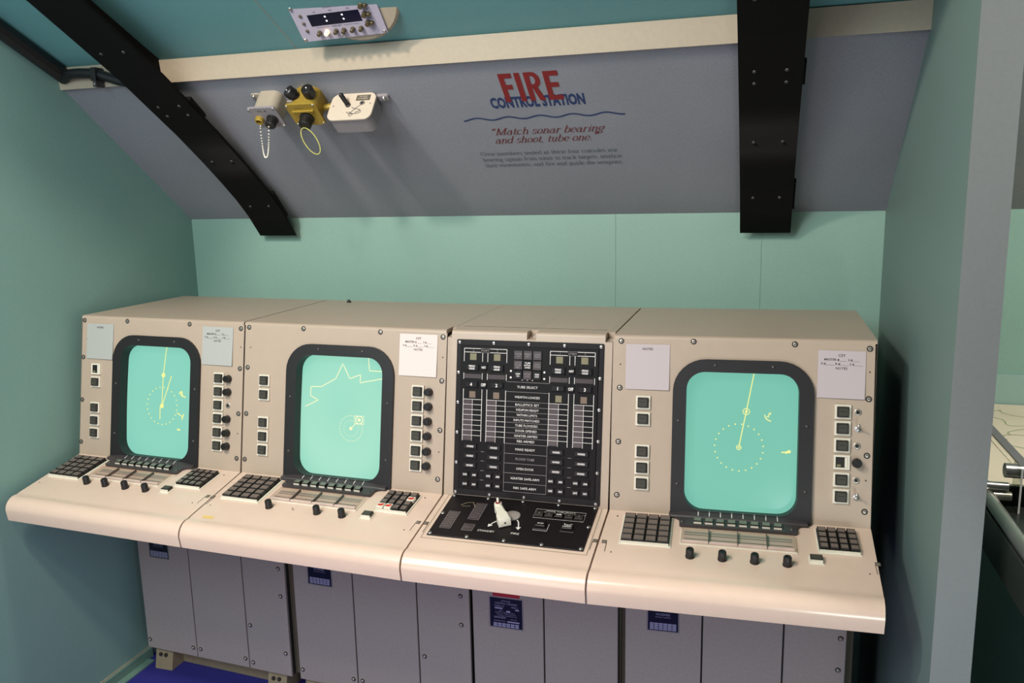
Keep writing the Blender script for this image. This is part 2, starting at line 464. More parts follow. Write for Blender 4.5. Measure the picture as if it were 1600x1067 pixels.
# ------------------------------------------------------------------ consoles
XB = [0.0, 0.7211, 1.4690, 1.9870, 2.7000]
DB = [0.0445, 0.0052, -0.0277, -0.0279, 0.0059]
HZ = 0.6789; AY, AZ = 0.0858, 1.1819
FL = math.hypot(AY, AZ - HZ)
G = 0.0027
def shift(k, x): return DB[k] + (DB[k + 1] - DB[k]) * (x - XB[k]) / (XB[k + 1] - XB[k])
def face_frame(k):
    s = (DB[k + 1] - DB[k]) / (XB[k + 1] - XB[k])
    return frame((XB[k], DB[k], HZ), (1, s, 0), (0, AY, AZ - HZ))
def desk_frame(k):
    s = (DB[k + 1] - DB[k]) / (XB[k + 1] - XB[k])
    return frame((XB[k], DB[k], HZ), (1, s, 0), (0, 0.30, 0.0564))
def cab_frame(k):
    s = (DB[k + 1] - DB[k]) / (XB[k + 1] - XB[k])
    return frame((XB[k], DB[k] + 0.215, 0), (1, s, 0), (0, 0, 1))
def arc(cy, cz, r, a0, a1, n):
    return [(cy + r * math.cos(math.radians(a0 + (a1 - a0) * i / n)), cz + r * math.sin(math.radians(a0 + (a1 - a0) * i / n))) for i in range(n + 1)]
ua = math.degrees(math.atan2(AZ - HZ, AY))         # face direction angle in (y,z)
R_ED = 0.012
def top_edge():
    # rounded edge between the face and the top
    th = math.radians(180 - ua); tl = R_ED / math.tan((math.radians(180) - math.radians(180 - ua)) / 2) if False else R_ED * math.tan(math.radians(ua) / 2)
    cy = AY + tl; cz = AZ - R_ED
    return arc(cy, cz, R_ED, 90 + ua, 90, 5)
TOPARC = top_edge()
REAR = 0.6585
def house_profile(notch=False):
    if notch:
        q = 0.487; py, pz = AY * q / FL, HZ + (AZ - HZ) * q / FL
        edge = [(py, pz), (py + 0.045, pz + 0.006), (py + 0.045, AZ)]
    else:
        edge = TOPARC
    return [(0.0, HZ)] + edge + [(REAR - 0.008, AZ), (REAR, AZ - 0.008), (REAR, 0.5), (0.0, 0.5)]
DESK = [(0.0, HZ)] + [(-0.275, HZ - 0.275 * 0.188)] + arc(-0.288, 0.5835, 0.042, 80, 180, 8) + [(-0.324, 0.549), (-0.312, 0.547), (-0.305, 0.585), (-0.27, 0.60), (0.0, 0.622)]
DESK[1] = (-0.270, HZ - 0.270 * 0.188)

def nom(k):
    """nominal display layout -> this unit's local s"""
    return {0: lambda s: -0.0222 + 1.0144 * s, 1: lambda s: -0.0106 + 1.0407 * s, 3: lambda s: s}[k]

def face_screw(parent, F, s, t):
    mb = MB(); mb.lathe((0, 0), [(0.0085, 0), (0.0080, 0.0012), (0.0062, 0.0012), (0.0060, 0.0003)], M['ring'], 16, close=False); mb.disc((0, 0), 0.0062, 0.0003, M['ring'], 14)
    mb.lathe((0, 0), [(0.0052, 0.0003), (0.0052, 0.0012), (0.0040, 0.0016)], M['screw'], 12)
    mb.box(-0.0034, -0.0006, 0.0012, 0.0034, 0.0006, 0.0019, M['ring'])
    return mb.build('face_screw', parent, F @ T(s, t))
def pan_screw(parent, F, s, t):
    mb = MB(); mb.lathe((0, 0), [(0.0056, 0), (0.0056, 0.002), (0.0042, 0.0038), (0.0015, 0.0044)], M['steel'], 12)
    mb.box(-0.0045, -0.0006, 0.0036, 0.0045, 0.0006, 0.0047, M['ring'])
    return mb.build('panel_screw', parent, F @ T(s, t))

def lower_cabinet(root, k, L, Rr, seams, screws, plate):
    C = cab_frame(k)
    mb = MB(); W = XB[k + 1] - XB[k]
    y0 = 0.225
    P = [(y0, -0.216), (y0, 0.5), (0.64, 0.5), (0.64, -0.216)]
    prof_x(mb, P, XB[k] + L, XB[k] + Rr, M['seam'], shift(k, XB[k] + L), shift(k, XB[k] + Rr))
    P = [(y0 + 0.02, -0.216), (y0 + 0.02, 0.5), (0.6, 0.5), (0.6, -0.216)]
    prof_x(mb, P, XB[k] + 0.001, XB[k] + W - 0.001, M['gap'], DB[k], DB[k + 1])
    cab = mb.build('lower_cabinet', root, fix=True)
    xs = [L] + seams + [Rr]; doors = []
    for i in range(len(xs) - 1):
        a, b = xs[i] + (0.0025 if i else 0), xs[i + 1] - (0.0025 if i < len(xs) - 2 else 0)
        mb = MB(); mb.box(a, -0.218, -0.010, b, 0.52, 0.0, M['cab'], ch=0.0015)
        doors.append(mb.build('cabinet_door', root, C))
    for (i, s, z) in screws:
        mb = MB(); mb.cyl((0, 0), 0.0085, 0, 0.0012, M['ring'], 14); mb.lathe((0, 0), [(0.0058, 0.001), (0.0058, 0.005), (0.004, 0.0064)], M['screw'], 12)
        mb.build('door_screw', doors[i], C @ T(s, z))
    # printed maker's plate
    i, x0, x1, z0, z1, big = plate
    mb = MB(); mb.box(x0, z0, 0, x1, z1, 0.0012, M['screw']); mb.box(x0 + 0.004, z0 + 0.004, 0.001, x1 - 0.004, z1 - 0.004, 0.0016, M['plate_navy'])
    w = x1 - x0; cx = (x0 + x1) / 2; pm = M['plate_print']; zt = 0.0019
    if big:
        mb.text('ATTACK', cx, z1 - 0.014, zt, 0.0062, pm); mb.text('CONTROL CONSOLE', cx, z1 - 0.023, zt, 0.0062, pm, w=0.078)
        mb.text('MARK 81', cx - 0.024, z1 - 0.033, zt, 0.0056, pm, w=0.034); mb.text('MOD 2', cx + 0.031, z1 - 0.034, zt, 0.0056, pm)
        mb.quad(cx - 0.04, z1 - 0.044, cx - 0.012, z1 - 0.039, zt, pm); mb.quad(cx + 0.033, z1 - 0.045, cx + 0.046, z1 - 0.04, zt, pm)
        mb.text('SERIAL', cx - 0.018, z1 - 0.050, zt, 0.0035, pm); mb.quad(cx + 0.001, z1 - 0.054, cx + 0.015, z1 - 0.048, zt, pm)
        for r in range(3): mb.text('NAVAL ORDNANCE', cx + 0.004 * (r - 1), z1 - 0.056 - 0.006 * r, zt, 0.003, pm, w=0.07)
        mb.text('SINGER', cx - 0.022, z1 - 0.075, zt, 0.0072, pm, w=0.042); mb.text('LIBRASCOPE', cx + 0.027, z1 - 0.079, zt, 0.003, pm)
        mb.text('CONTRACT NO.', cx - 0.024, z1 - 0.088, zt, 0.004, pm, w=0.042); mb.quad(cx + 0.004, z1 - 0.091, cx + 0.047, z1 - 0.086, zt, pm)
        for j in range(6):
            for r in range(2): mb.quad(cx - 0.046 + 0.0155 * j, z0 + 0.006 + 0.0075 * r, cx - 0.033 + 0.0155 * j, z0 + 0.012 + 0.0075 * r, zt, pm)
        mb.box(x0 + 0.014, z1 + 0.001, 0, x1 - 0.012, z1 + 0.02, 0.001, M['redtape'])
    else:
        mb.text('HUGHES', cx, z1 - 0.016, zt, 0.008, pm, w=0.044)
        mb.text('AIRCRAFT COMPANY', cx, z1 - 0.026, zt, 0.0032, pm, w=0.05)
        for j in range(6):
            for r in range(4): mb.quad(cx - 0.042 + 0.0143 * j, z0 + 0.007 + 0.0062 * r, cx - 0.0295 + 0.0143 * j, z0 + 0.0118 + 0.0062 * r, zt, pm)
    mb.build('name_plate', doors[i], C)
    # plinth rail and feet
    mb = MB(); P = [(0.29, FZ + 0.001), (0.29, FZ + 0.055), (0.27, -0.216), (0.60, -0.216), (0.60, FZ + 0.001)]
    prof_x(mb, P, XB[k] + 0.06, XB[k + 1] - 0.06, M['plinth'], DB[k], DB[k + 1]); mb.build('plinth_rail', root, fix=True)
    for x in (0.045, W - 0.125):
        mb = MB(); dd = shift(k, XB[k] + x)
        prof_x(mb, [(0.215, FZ + 0.001), (0.235, -0.219), (0.5, -0.219), (0.5, FZ + 0.001)], XB[k] + x, XB[k] + x + 0.082, M['plinth'], dd, dd)
        ft = mb.build('foot', root, fix=True)
        for bx in (0.025, 0.05):
            mb = MB(); mb.cyl((0, 0), 0.008, 0, 0.006, M['ring'], 6); mb.build('foot_bolt', ft, frame((XB[k] + x + bx, dd + 0.2275, -0.25), (1, 0, 0), (0, 0.02, 0.09)))

# shared small meshes -------------------------------------------------------
def key_mesh(w, h, hh=0.011):
    mb = MB(); mb.box(-w / 2, -h / 2, 0, w / 2, h / 2, hh, M['key_side'], ch=0.0012); mb.quad(-w / 2 + 0.0022, -h / 2 + 0.0022, w / 2 - 0.0022, h / 2 - 0.0022, hh + 0.0001, M['key']); return mb.mesh('key')
KEYL = key_mesh(0.0295, 0.0232); KEYR = key_mesh(0.0215, 0.0215)
mb = MB(); mb.box(-0.0114, -0.0114, 0, 0.0114, 0.0114, 0.011, M['cream'], top=M['cream'], ch=0.0012); mb.box(-0.008, -0.006, 0.0105, 0.006, 0.004, 0.0114, M['redink']); mb.box(0.002, -0.002, 0.0105, 0.009, 0.007, 0.0114, M['redink']); KEYRED = mb.mesh('key')
mb = MB(); mb.box(-0.0108, -0.0085, 0, 0.0108, 0.0095, 0.0095, M['key_side'], ch=0.0008); mb.quad(-0.0098, -0.0072, 0.0098, 0.0085, 0.0096, M['softtop']); mb.box(-0.0104, -0.0100, 0.0, 0.0104, -0.0084, 0.0055, M['cream']); SOFT = mb.mesh('soft_key')
def knob_mesh(r, h):
    mb = MB(); n = 20; mi = mb.mi(M['knob']); rings = []
    for rr_, z in ((1.06, 0), (1.06, 0.12), (0.98, 0.14), (0.92, 0.9), (0.80, 1.0), (0.45, 1.0), (0.38, 0.93)):
        rings.append([mb.v((r * rr_ * (1 + (0.035 if (i % 2 and 0.1 < z < 0.95) else 0)) * math.cos(2 * PI * i / n), r * rr_ * (1 + (0.035 if (i % 2 and 0.1 < z < 0.95) else 0)) * math.sin(2 * PI * i / n), h * z)) for i in range(n)])
    for a, b in zip(rings, rings[1:]):
        for i in range(n): mb.face((a[i], a[(i + 1) % n], b[(i + 1) % n], b[i]), mi)
    mb.face(rings[-1], mi); return mb.mesh('control_knob')
KNOB = knob_mesh(0.0112, 0.026); KNOBF = knob_mesh(0.0122, 0.021)
mb = MB()
fr = M['cream']
mb.holed([(-0.0205, -0.0195), (0.0205, -0.0195), (0.0205, 0.0195), (-0.0205, 0.0195)], [(-0.0155, -0.0145), (0.0155, -0.0145), (0.0155, 0.0145), (-0.0155, 0.0145)], 0.006, fr)
mb.wall([(-0.0205, -0.0195), (0.0205, -0.0195), (0.0205, 0.0195), (-0.0205, 0.0195)], 0, 0.006, fr)
mb.wall([(-0.0155, -0.0145), (0.0155, -0.0145), (0.0155, 0.0145), (-0.0155, 0.0145)], 0.001, 0.006, fr, flip=True)
mb.quad(-0.0155, -0.0145, 0.0155, 0.0145, 0.001, M['key_side']); BFRAME = mb.mesh('push_button')
mb = MB(); mb.box(-0.0148, -0.0138, 0, 0.0148, 0.0138, 0.0125, M['cap'], ch=0.0016); mb.rr(-0.0115, -0.0105, 0.0115, 0.0105, 0.002, 0.0122, 0.0129, M['cap_glass']); mb.quad(-0.008, 0.001, 0.008, 0.0028, 0.01295, M['key_side']); BCAP = mb.mesh('cap')
mb = MB(); mb.box(-0.0148, -0.0138, 0, 0.006, 0.0138, 0.004, M['key_side']); mb.quad(-0.012, -0.012, -0.002, -0.006, 0.0042, M['olive']); mb.box(0.008, -0.0138, 0, 0.0148, 0.0138, 0.005, M['cream']); BOPEN = mb.mesh('cap')
mb = MB(); mb.lathe((0, 0), [(0.0095, 0), (0.0095, 0.0012), (0.0080, 0.002), (0.005, 0.002), (0.005, 0.0005)], M['screw'], 14, close=False); mb.disc((0, 0), 0.0052, 0.0008, M['key_side']); JACK = mb.mesh('jack_socket')
mb = MB(); mb.lathe((0, 0), [(0.0092, 0), (0.0092, 0.002), (0.006, 0.003), (0.006, 0.007), (0.004, 0.008)], M['steel'], 14); mb.X = Matrix.Rotation(math.radians(-22), 4, 'X'); mb.lathe((0, 0), [(0.0024, 0.006), (0.004, 0.028), (0.0036, 0.031), (0.0015, 0.032)], M['steel'], 10); TOGGLE = mb.mesh('toggle_switch')

def bulge(s, t, s0, s1, t0, t1):
    u = (s - (s0 + s1) / 2) / ((s1 - s0) / 2); v = (t - (t0 + t1) / 2) / ((t1 - t0) / 2)
    return -0.032 + 0.011 * (1 - 0.5 * u * u - 0.5 * v * v)

def note(k, s0, t0, s1, t1, lines, label, paper, tilt=0.0):
    F = face_frame(k); cx, cy = (s0 + s1) / 2, (t0 + t1) / 2
    X = F @ T(cx, cy, 0.0012) @ Matrix.Rotation(tilt, 4, 'Z')
    w, h = s1 - s0, t1 - t0
    mb = MB(); mi = mb.mi(paper); n = 6
    # slightly curled card
    grid = [[mb.v((-w / 2 + w * i / n, -h / 2 + h * j / n, 0.0004 + 0.003 * (1 - j / n) ** 2 * (0.5 + 0.5 * i / n))) for i in range(n + 1)] for j in range(n + 1)]
    for j in range(n):
        for i in range(n): mb.face((grid[j][i], grid[j][i + 1], grid[j + 1][i + 1], grid[j + 1][i]), mi)
    o = mb.build('note_card', None, X)
    tag(o, label, 'note card', 'note cards on the consoles')
    m2 = MB()
    for (txt, y, hh, ww) in lines: m2.text(txt, 0, h / 2 - y, 0.0009, hh, M['ink'], w=ww, bold=0.015)
    m2.build('lettering', o, X)
    return o
CST = [('CST', 0.013, 0.0068, 0.018), ('MASTER #____  S #____', 0.0245, 0.0062, 0.09), ('V #_____ R #_____ S #_____', 0.036, 0.0062, 0.108), ('NOTES', 0.048, 0.0066, 0.03)]
NOTE = [('NOTES', 0.013, 0.0068, 0.03)]

def display_console(k, scr, label, opt):
    W = XB[k + 1] - XB[k]; n = nom(k); F = face_frame(k); D = desk_frame(k)
    root = thing('display_console', label, 'console', (XB[k] + W / 2, shift(k, XB[k] + W / 2) + 0.25, FZ), 'display consoles in the row')
    sc = {0: 1.0144, 1: 1.0407, 3: 1.0}[k]
    # upper housing with an opening in its face
    b0, b1 = n(0.1765), n(0.5575); o0, o1 = n(0.2136), n(0.5193); tb, tt = -0.004, 0.4468; p0, p1 = 0.0165, 0.4108
    mb = MB()
    prof_x(mb, house_profile(), XB[k] + G, XB[k + 1] - G, M['shell'], DB[k], DB[k + 1], skip=(0,))
    bmesh.ops.recalc_face_normals(mb.bm, faces=mb.bm.faces[:])
    fl = (Vector(TOPARC[0]) - Vector((0, HZ))).length
    mb.X = F; hole = rrect(o0 - 0.004, p0 - 0.004, o1 + 0.004, p1 + 0.004, 0.05, 8)
    mb.holed([(G, 0), (W - G, 0), (W - G, fl), (G, fl)], hole, 0.0, M['shell'])
    mb.X = Matrix.Identity(4)
    mb.build('housing', root, smooth=40)
    # desk
    mb = MB(); prof_x(mb, DESK, XB[k] + G, XB[k + 1] - G, M['desk'], DB[k], DB[k + 1]); mb.build('desk_top', root, fix=True, smooth=40)
    mb = MB(); prof_x(mb, [(0.010, HZ - 0.05), (0.010, HZ + 0.004), (AY + 0.008, AZ - 0.012), (REAR - 0.02, AZ - 0.006), (REAR - 0.02, HZ - 0.06)], XB[k + 1] - G, XB[k + 1] - G + 0.0006, M['seam'], DB[k + 1] + 0.004, DB[k + 1] + 0.004)
    mb.build('seam_gasket', root, fix=True)
    # bezel
    mb = MB(); out = rrect(b0, tb, b1, tt, 0.0, 8, rt=0.092); inn = rrect(o0, p0, o1, p1, 0.052, 8)
    mb.holed(out, inn, 0.009, M['bezel']); mb.wall(out, 0.0, 0.009, M['bezel']); mb.wall(inn, -0.034, 0.009, M['bezel'], shrink=1.0, flip=True)
    bz = mb.build('bezel', root, F, smooth=30)
    for (s, t) in ((0.292, 0.430), (0.448, 0.430), (0.194, 0.27), (0.194, 0.09), (0.540, 0.27), (0.540, 0.09)):
        m2 = MB(); m2.dome((0, 0), 0.0048, 0.003, 0, M['bolt_dark'], 10, 3); m2.build('bezel_screw', bz, F @ T(n(s), t, 0.009))
    # screen
    s0, s1, t0, t1 = o0 - 0.004, o1 + 0.004, p0 - 0.004, p1 + 0.004
    zf = lambda s, t: bulge(s, t, s0, s1, t0, t1)
    mb = MB(); mi = mb.mi(SCREEN[scr]); N = 16
    g = [[mb.v((s0 + (s1 - s0) * i / N, t0 + (t1 - t0) * j / N, zf(s0 + (s1 - s0) * i / N, t0 + (t1 - t0) * j / N))) for i in range(N + 1)] for j in range(N + 1)]
    for j in range(N):
        for i in range(N): mb.face((g[j][i], g[j][i + 1], g[j + 1][i + 1], g[j + 1][i]), mi)
    screen = mb.build('screen', root, F, smooth=80)
    tm = M['trace']; z2 = lambda s, t: zf(s, t) + 0.0009
    def dense(pts, m=10):
        o = []
        for a, b in zip(pts, pts[1:]): o += [(a[0] + (b[0] - a[0]) * i / m, a[1] + (b[1] - a[1]) * i / m) for i in range(m)]
        return o + [pts[-1]]
    def circ(c, r, q=28): return [(c[0] + r * math.cos(2 * PI * i / q), c[1] + r * math.sin(2 * PI * i / q)) for i in range(q)]
    mb = MB()
    def ring_dots(c, r, q, w, ry=None):
        for i in range(q):
            a = 2 * PI * i / q + 0.1; mb.disc((c[0] + r * math.cos(a), c[1] + (ry or r) * math.sin(a)), w, 0, tm, 8, z2)
    if opt == 'A':      # left console
        ring_dots((0.359, 0.199), 0.0665, 23, 0.0026)
        mb.line(dense([(0.3588, 0.2), (0.3608, 0.31), (0.369, 0.409)]), 0.0034, 0, tm, z2); mb.line(dense([(0.3615, 0.203), (0.397, 0.308)]), 0.0034, 0, tm, z2)
        mb.line(dense([(0.3512, 0.196), (0.3512, 0.151)]), 0.0034, 0, tm, z2); mb.disc((0.359, 0.199), 0.0085, 0, tm, 14, z2); mb.disc((0.361, 0.309), 0.0085, 0, tm, 14, z2)
        mb.line(dense([(0.431, 0.246), (0.444, 0.256), (0.447, 0.238)]), 0.004, 0, tm, z2); mb.line(dense([(0.438, 0.256), (0.442, 0.241), (0.460, 0.236)]), 0.0045, 0, tm, z2)
        mb.line(dense([(0.4256, 0.179), (0.450, 0.166)]), 0.0036, 0, tm, z2); mb.line(dense([(0.454, 0.176), (0.446, 0.156)]), 0.0045, 0, tm, z2); mb.line([(0.427, 0.120), (0.44, 0.119)], 0.006, 0, tm, z2)
    elif opt == 'B':
        tm = M['trace_pale']
        mb.line(dense([(0.2289, 0.2372), (0.2798, 0.2617), (0.249, 0.2742), (0.2493, 0.3042), (0.2894, 0.3065), (0.343, 0.3357), (0.3669, 0.3862), (0.3956, 0.3386), (0.4339, 0.3534), (0.4335, 0.3271), (0.524, 0.3465)], 6), 0.0028, 0, tm, z2)
        mb.line(dense([(0.4586, 0.4112), (0.4653, 0.3677), (0.524, 0.367)], 6), 0.0028, 0, tm, z2)
        c = (0.4061, 0.1768); ring_dots(c, 0.0415, 30, 0.0017); ring_dots(c, 0.0262, 26, 0.0011); mb.disc(c, 0.0058, 0, tm, 12, z2)
        mb.line([c, (0.425, 0.196)], 0.0022, 0, tm, z2); mb.line([(0.4186, 0.2192), (0.4521, 0.2192), (0.4521, 0.1932), (0.4186, 0.1932)], 0.0022, 0, tm, z2, closed=True)
        mb.line(circ((0.4354, 0.2062), 0.0125, 18), 0.0030, 0, tm, z2, closed=True); mb.disc((0.4354, 0.2062), 0.0058, 0, tm, 10, z2)
    else:
        ring_dots((0.3618, 0.1988), 0.0665, 23, 0.0022)
        mb.line(dense([(0.3622, 0.202), (0.3799, 0.301), (0.3985, 0.4085)]), 0.0028, 0, tm, z2)
        mb.line(circ((0.3799, 0.3012), 0.0088), 0.0022, 0, tm, z2, closed=True); mb.disc((0.3799, 0.3012), 0.004, 0, tm, 10, z2)
        mb.line(circ((0.3618, 0.1988), 0.0064, 20), 0.0020, 0, tm, z2, closed=True); mb.line([(0.3558, 0.1988), (0.3678, 0.1988)], 0.0018, 0, tm, z2); mb.line([(0.3618, 0.1928), (0.3618, 0.2048)], 0.0018, 0, tm, z2)
        mb.line([(0.4302, 0.2945), (0.4318, 0.2865), (0.437, 0.281), (0.4435, 0.278), (0.4475, 0.277)], 0.0030, 0, tm, z2); mb.line([(0.436, 0.288), (0.4405, 0.2925), (0.4405, 0.287)], 0.003, 0, tm, z2)
        mb.line([(0.440, 0.292), (0.4463, 0.3017), (0.4463, 0.296), (0.440, 0.299)], 0.0026, 0, tm, z2)
        mb.line([(0.4771, 0.1908), (0.488, 0.192)], 0.0034, 0, tm, z2); mb.line([(0.487, 0.190), (0.494, 0.1925), (0.5015, 0.1945)], 0.0062, 0, tm, z2); mb.disc((0.4975, 0.1938), 0.0048, 0, tm, 10, z2)
    mb.build('radar_trace', screen, F)
    # face screws and small rivets
    for (s, t) in ((n(0.0262) if k else 0.012, 0.4925), (n(0.231), 0.4955), (n(0.504), 0.4945), (W - 0.0165, 0.487), (n(0.0245) if k else 0.0105, 0.357), (n(0.0238) if k else 0.010, 0.2003), (n(0.0228) if k else 0.0095, 0.0452), (W - 0.016, 0.351), (W - 0.0168, 0.1975), (W - 0.019, 0.045)):
        face_screw(root, F, s, t)
    for (s, t) in ((0.025, 0.425), (W - 0.015, 0.424), (W - 0.018, 0.130)):
        mb = MB(); mb.cyl((0, 0), 0.0022, 0, 0.0005, M['ring'], 8); mb.build('rivet_hole', root, F @ T(s, t))
    # push buttons
    def button(s, t, cap=BCAP):
        o = put('push_button', BFRAME, root, F @ T(s, t)); put('cap', cap, o, F @ T(s, t, 0.001)); return o
    for i, t in enumerate((0.3170, 0.2700, 0.1763, 0.1295, 0.0840)):
        button(n(0.0930) if k else 0.0755, t, BOPEN if (k == 0 and i == 0) else BCAP)
    cs = {0: 0.6232, 1: 0.6537, 3: 0.6318}[k]; ks = {0: 0.6610, 1: 0.6910, 3: 0.6706}[k]
    kinds = {0: 'kkjkkk', 1: 'kkkkkk', 3: 'jtjkjt'}[k]
    for i, t in enumerate((0.3140, 0.2690, 0.2225, 0.1765, 0.1288, 0.0833)):
        button(cs, t, BOPEN if (k == 3 and i == 3) else BCAP)
        kind = kinds[i]
        if kind == 'k': put('control_knob', KNOBF, root, F @ T(ks, t))
        elif kind == 'j': put('jack_socket', JACK, root, F @ T(ks, t))
        else: put('toggle_switch', TOGGLE, root, F @ T(ks, t))
    # cast ledge below the screen with eight soft keys
    mb = MB()
    def q(s, t): return (n(s), -t)
    wing = []
    for i in range(7):
        a = PI / 2 * i / 6; wing.append((0.174 + 0.031 * math.sin(a), 0.018 + 0.020 * (1 - math.cos(a))))
    left = [(0.174, -0.002), (0.174, 0.016)] + wing + [(0.205, 0.058), (0.209, 0.062)]
    right = [(0.7255 - s - 0.0025, t) for s, t in left][::-1]
    poly = [q(s, t) for s, t in left + right]
    mb.prism(poly, 0.0002, 0.009, M['ledge'], ch=0.0)
    le = mb.build('key_ledge', root, D, fix=True)
    mb = MB()
    P = [(0.0, 0.008), (-0.024, 0.008), (-0.020, 0.0125), (0.001, 0.0175)]
    mi = mb.mi(M['ledge']); A = [mb.v((n(0.232), a, b)) for a, b in P]; B = [mb.v((n(0.492), a, b)) for a, b in P]
    A2 = [mb.v((n(0.176), a, b if b < 0.01 else 0.0112)) for a, b in P]; B2 = [mb.v((n(0.5475), a, b if b < 0.01 else 0.0112)) for a, b in P]
    for U, V in ((A2, A), (A, B), (B, B2)):
        for i in range(4): mb.face((U[i], U[(i + 1) % 4], V[(i + 1) % 4], V[i]), mi)
    mb.face(A2, mi); mb.face(B2[::-1], mi)
    bmesh.ops.recalc_face_normals(mb.bm, faces=mb.bm.faces[:])
    # white tick marks on the sloping brow
    for i in range(8):
        s = n(0.2552 + i * 0.03045); w2 = 0.0011; m_ = mb.mi(M['white'])
        def zz(y): return 0.0125 + (y + 0.020) * (0.005 / 0.021) + 0.0005
        mb.face([mb.v((s - w2, -0.0185, zz(-0.0185))), mb.v((s + w2, -0.0185, zz(-0.0185))), mb.v((s + w2, 0.001, zz(0.001))), mb.v((s - w2, 0.001, zz(0.001)))], m_)
    mb.build('ledge_brow', le, D, smooth=20)
    for i in range(8): put('soft_key', SOFT, le, D @ T(n(0.2545 + i * 0.03045), -0.0425, 0.0085))
    for s in (0.2122, 0.5048):
        mb = MB(); mb.dome((0, 0), 0.0062, 0.004, 0, M['bolt_dark'], 12, 3); mb.build('ledge_screw', le, D @ T(n(s), -0.046, 0.009))
    # transparent legend bar
    mb = MB(); a, b = n(0.2105), n(0.5125)
    mb.box(a, -0.1455, 0.0003, b, -0.0735, 0.003, M['cream'], ch=0.0008)
    mb.box(a + 0.006, -0.139, 0.003, b - 0.006, -0.080, 0.0042, M['bar_back'])
    for r in (-0.100, -0.119): mb.quad(a + 0.010, r - 0.0028, b - 0.010, r, 0.0045, M['bar_dark'])
    mb.quad(a + 0.010, -0.0960, b - 0.010, -0.0850, 0.0046, M['paper2'])
    mb.quad(a + 0.010, -0.1365, b - 0.010, -0.1235, 0.0046, M['paper'])
    mb.box(a + 0.006, -0.1405, 0.003, b - 0.006, -0.1345, 0.0112, M['paper'], ch=0.002)
    lb = mb.build('legend_bar', root, D)
    mb = MB(); mb.box(a + 0.002, -0.1435, 0.0048, b - 0.002, -0.0755, 0.0135, M['acrylic'], ch=0.004)
    mb.build('clear_cover', lb, D)
    for i in range(1, 4):
        x = a + (b - a) * i / 4; mb = MB(); mb.box(x - 0.0012, -0.1405, 0.004, x + 0.0012, -0.078, 0.0128, M['bar_dark']); mb.build('divider', lb, D)
    # keypads
    a, b = n(0.0475), n(0.1880)
    mb = MB(); mb.box(a, -0.1665, 0.0003, b, -0.0225, 0.0028, M['cream'], ch=0.0008); mb.box(a + 0.005, -0.1625, 0.0028, b - 0.006, -0.026, 0.005, M['key_side'])
    mb.box(a + 0.005, -0.1628, 0.0028, b - 0.006, -0.1598, 0.0092, M['cream'])
    kp = mb.build('left_keypad', root, D); pw = (b - a - 0.011) / 4
    for r in range(5):
        for c in range(4): put('key', KEYL, kp, D @ T(a + 0.005 + pw * (c + 0.5), -0.0285 - 0.0124 - 0.02655 * r, 0.004))
    a, b = n(0.5645), n(0.6720)
    mb = MB(); mb.box(a, -0.1345, 0.0003, b, -0.0225, 0.0028, M['cream'], ch=0.0008); mb.box(a + 0.0035, -0.1305, 0.0028, b - 0.0045, -0.0255, 0.005, M['key_side'])
    mb.box(a + 0.0035, -0.1308, 0.0028, b - 0.0045, -0.1278, 0.0092, M['cream'])
    kp = mb.build('right_keypad', root, D); pw = (b - a - 0.008) / 4
    red = {(1, 3), (3, 0), (3, 1)} if k == 1 else set()
    for r in range(4):
        for c in range(4):
            o = put('key', KEYRED if (r, c) in red else KEYR, kp, D @ T(a + 0.0035 + pw * (c + 0.5), -0.0275 - 0.0118 - 0.02495 * r, 0.004))
            if (r, c) in red: o['label'] = 'white key with a red legend'
    # single key
    x = {0: 0.5451, 1: 0.5713, 3: 0.5565}[k]; y = {0: -0.157, 1: -0.160, 3: -0.1665}[k]
    mb = MB(); mb.box(-0.0185, -0.0195, 0.0003, 0.0185, 0.0155, 0.002, M['cream'], ch=0.0006); mb.box(-0.0148, -0.0140, 0.002, 0.0148, 0.011, 0.010, M['cream']); sk = mb.build('single_key', root, D @ T(x, y))
    mb = MB(); mb.box(-0.0150, -0.011, 0.0, 0.0150, 0.0112, 0.009, M['key_side'], ch=0.0012); mb.box(-0.0128, -0.009, 0.009, 0.0128, 0.009, 0.0095, M['cap_glass']); mb.build('cap', sk, D @ T(x, y, 0.0035))
    # desk knobs
    ky = {0: -0.174, 1: -0.178, 3: -0.197}[k]
    kx = {0: (0.217, 0.298, 0.384, 0.470), 1: (0.2349, 0.4067, 0.4936), 3: (0.2395, 0.3220, 0.4030, 0.4834)}[k]
    for s in kx: put('control_knob', KNOB, root, D @ T(s, ky, 0.0))
    if k == 1:
        mb = MB(); mb.lathe((0, 0), [(0.0022, 0), (0.0022, 0.010), (0.001, 0.011)], M['screw'], 8); mb.build('bare_spindle', root, D @ T(0.3205, -0.178))
    for s in (0.0295, W - 0.0465):
        for t in (0.03,):
            mb = MB(); mb.cyl((0, 0), 0.0026, 0, 0.0007, M['ring'], 8); mb.build('desk_pin', root, D @ T(s, -t))
    for s in (0.033, W - 0.034):
        mb = MB(); mb.cyl((0, 0), 0.0022, 0, 0.0007, M['ring'], 8); mb.build('desk_pin', root, D @ T(s, -0.205))
    latches(root, k, D, W)
    return root

def latches(root, k, D, W):
    for side in (0, 1):
        if (k == 0 and side == 0): continue
        x = 0.0025 if side == 0 else W - 0.0025; sg = 1 if side == 0 else -1
        x0, x1 = sorted((x, x + sg * 0.013))
        mb = MB(); mb.box(x0, -0.168, 0.0002, x1, -0.154, 0.0012, M['gap']); mb.box(x0 + 0.002, -0.166, 0.001, x1 - 0.002, -0.160, 0.0028, M['screw'])
        xx = x + sg * 0.013; mb.quad(xx - 0.0008, -0.205, xx + 0.0008, -0.166, 0.0007, M['ring'])
        mb.build('latch', root, D)

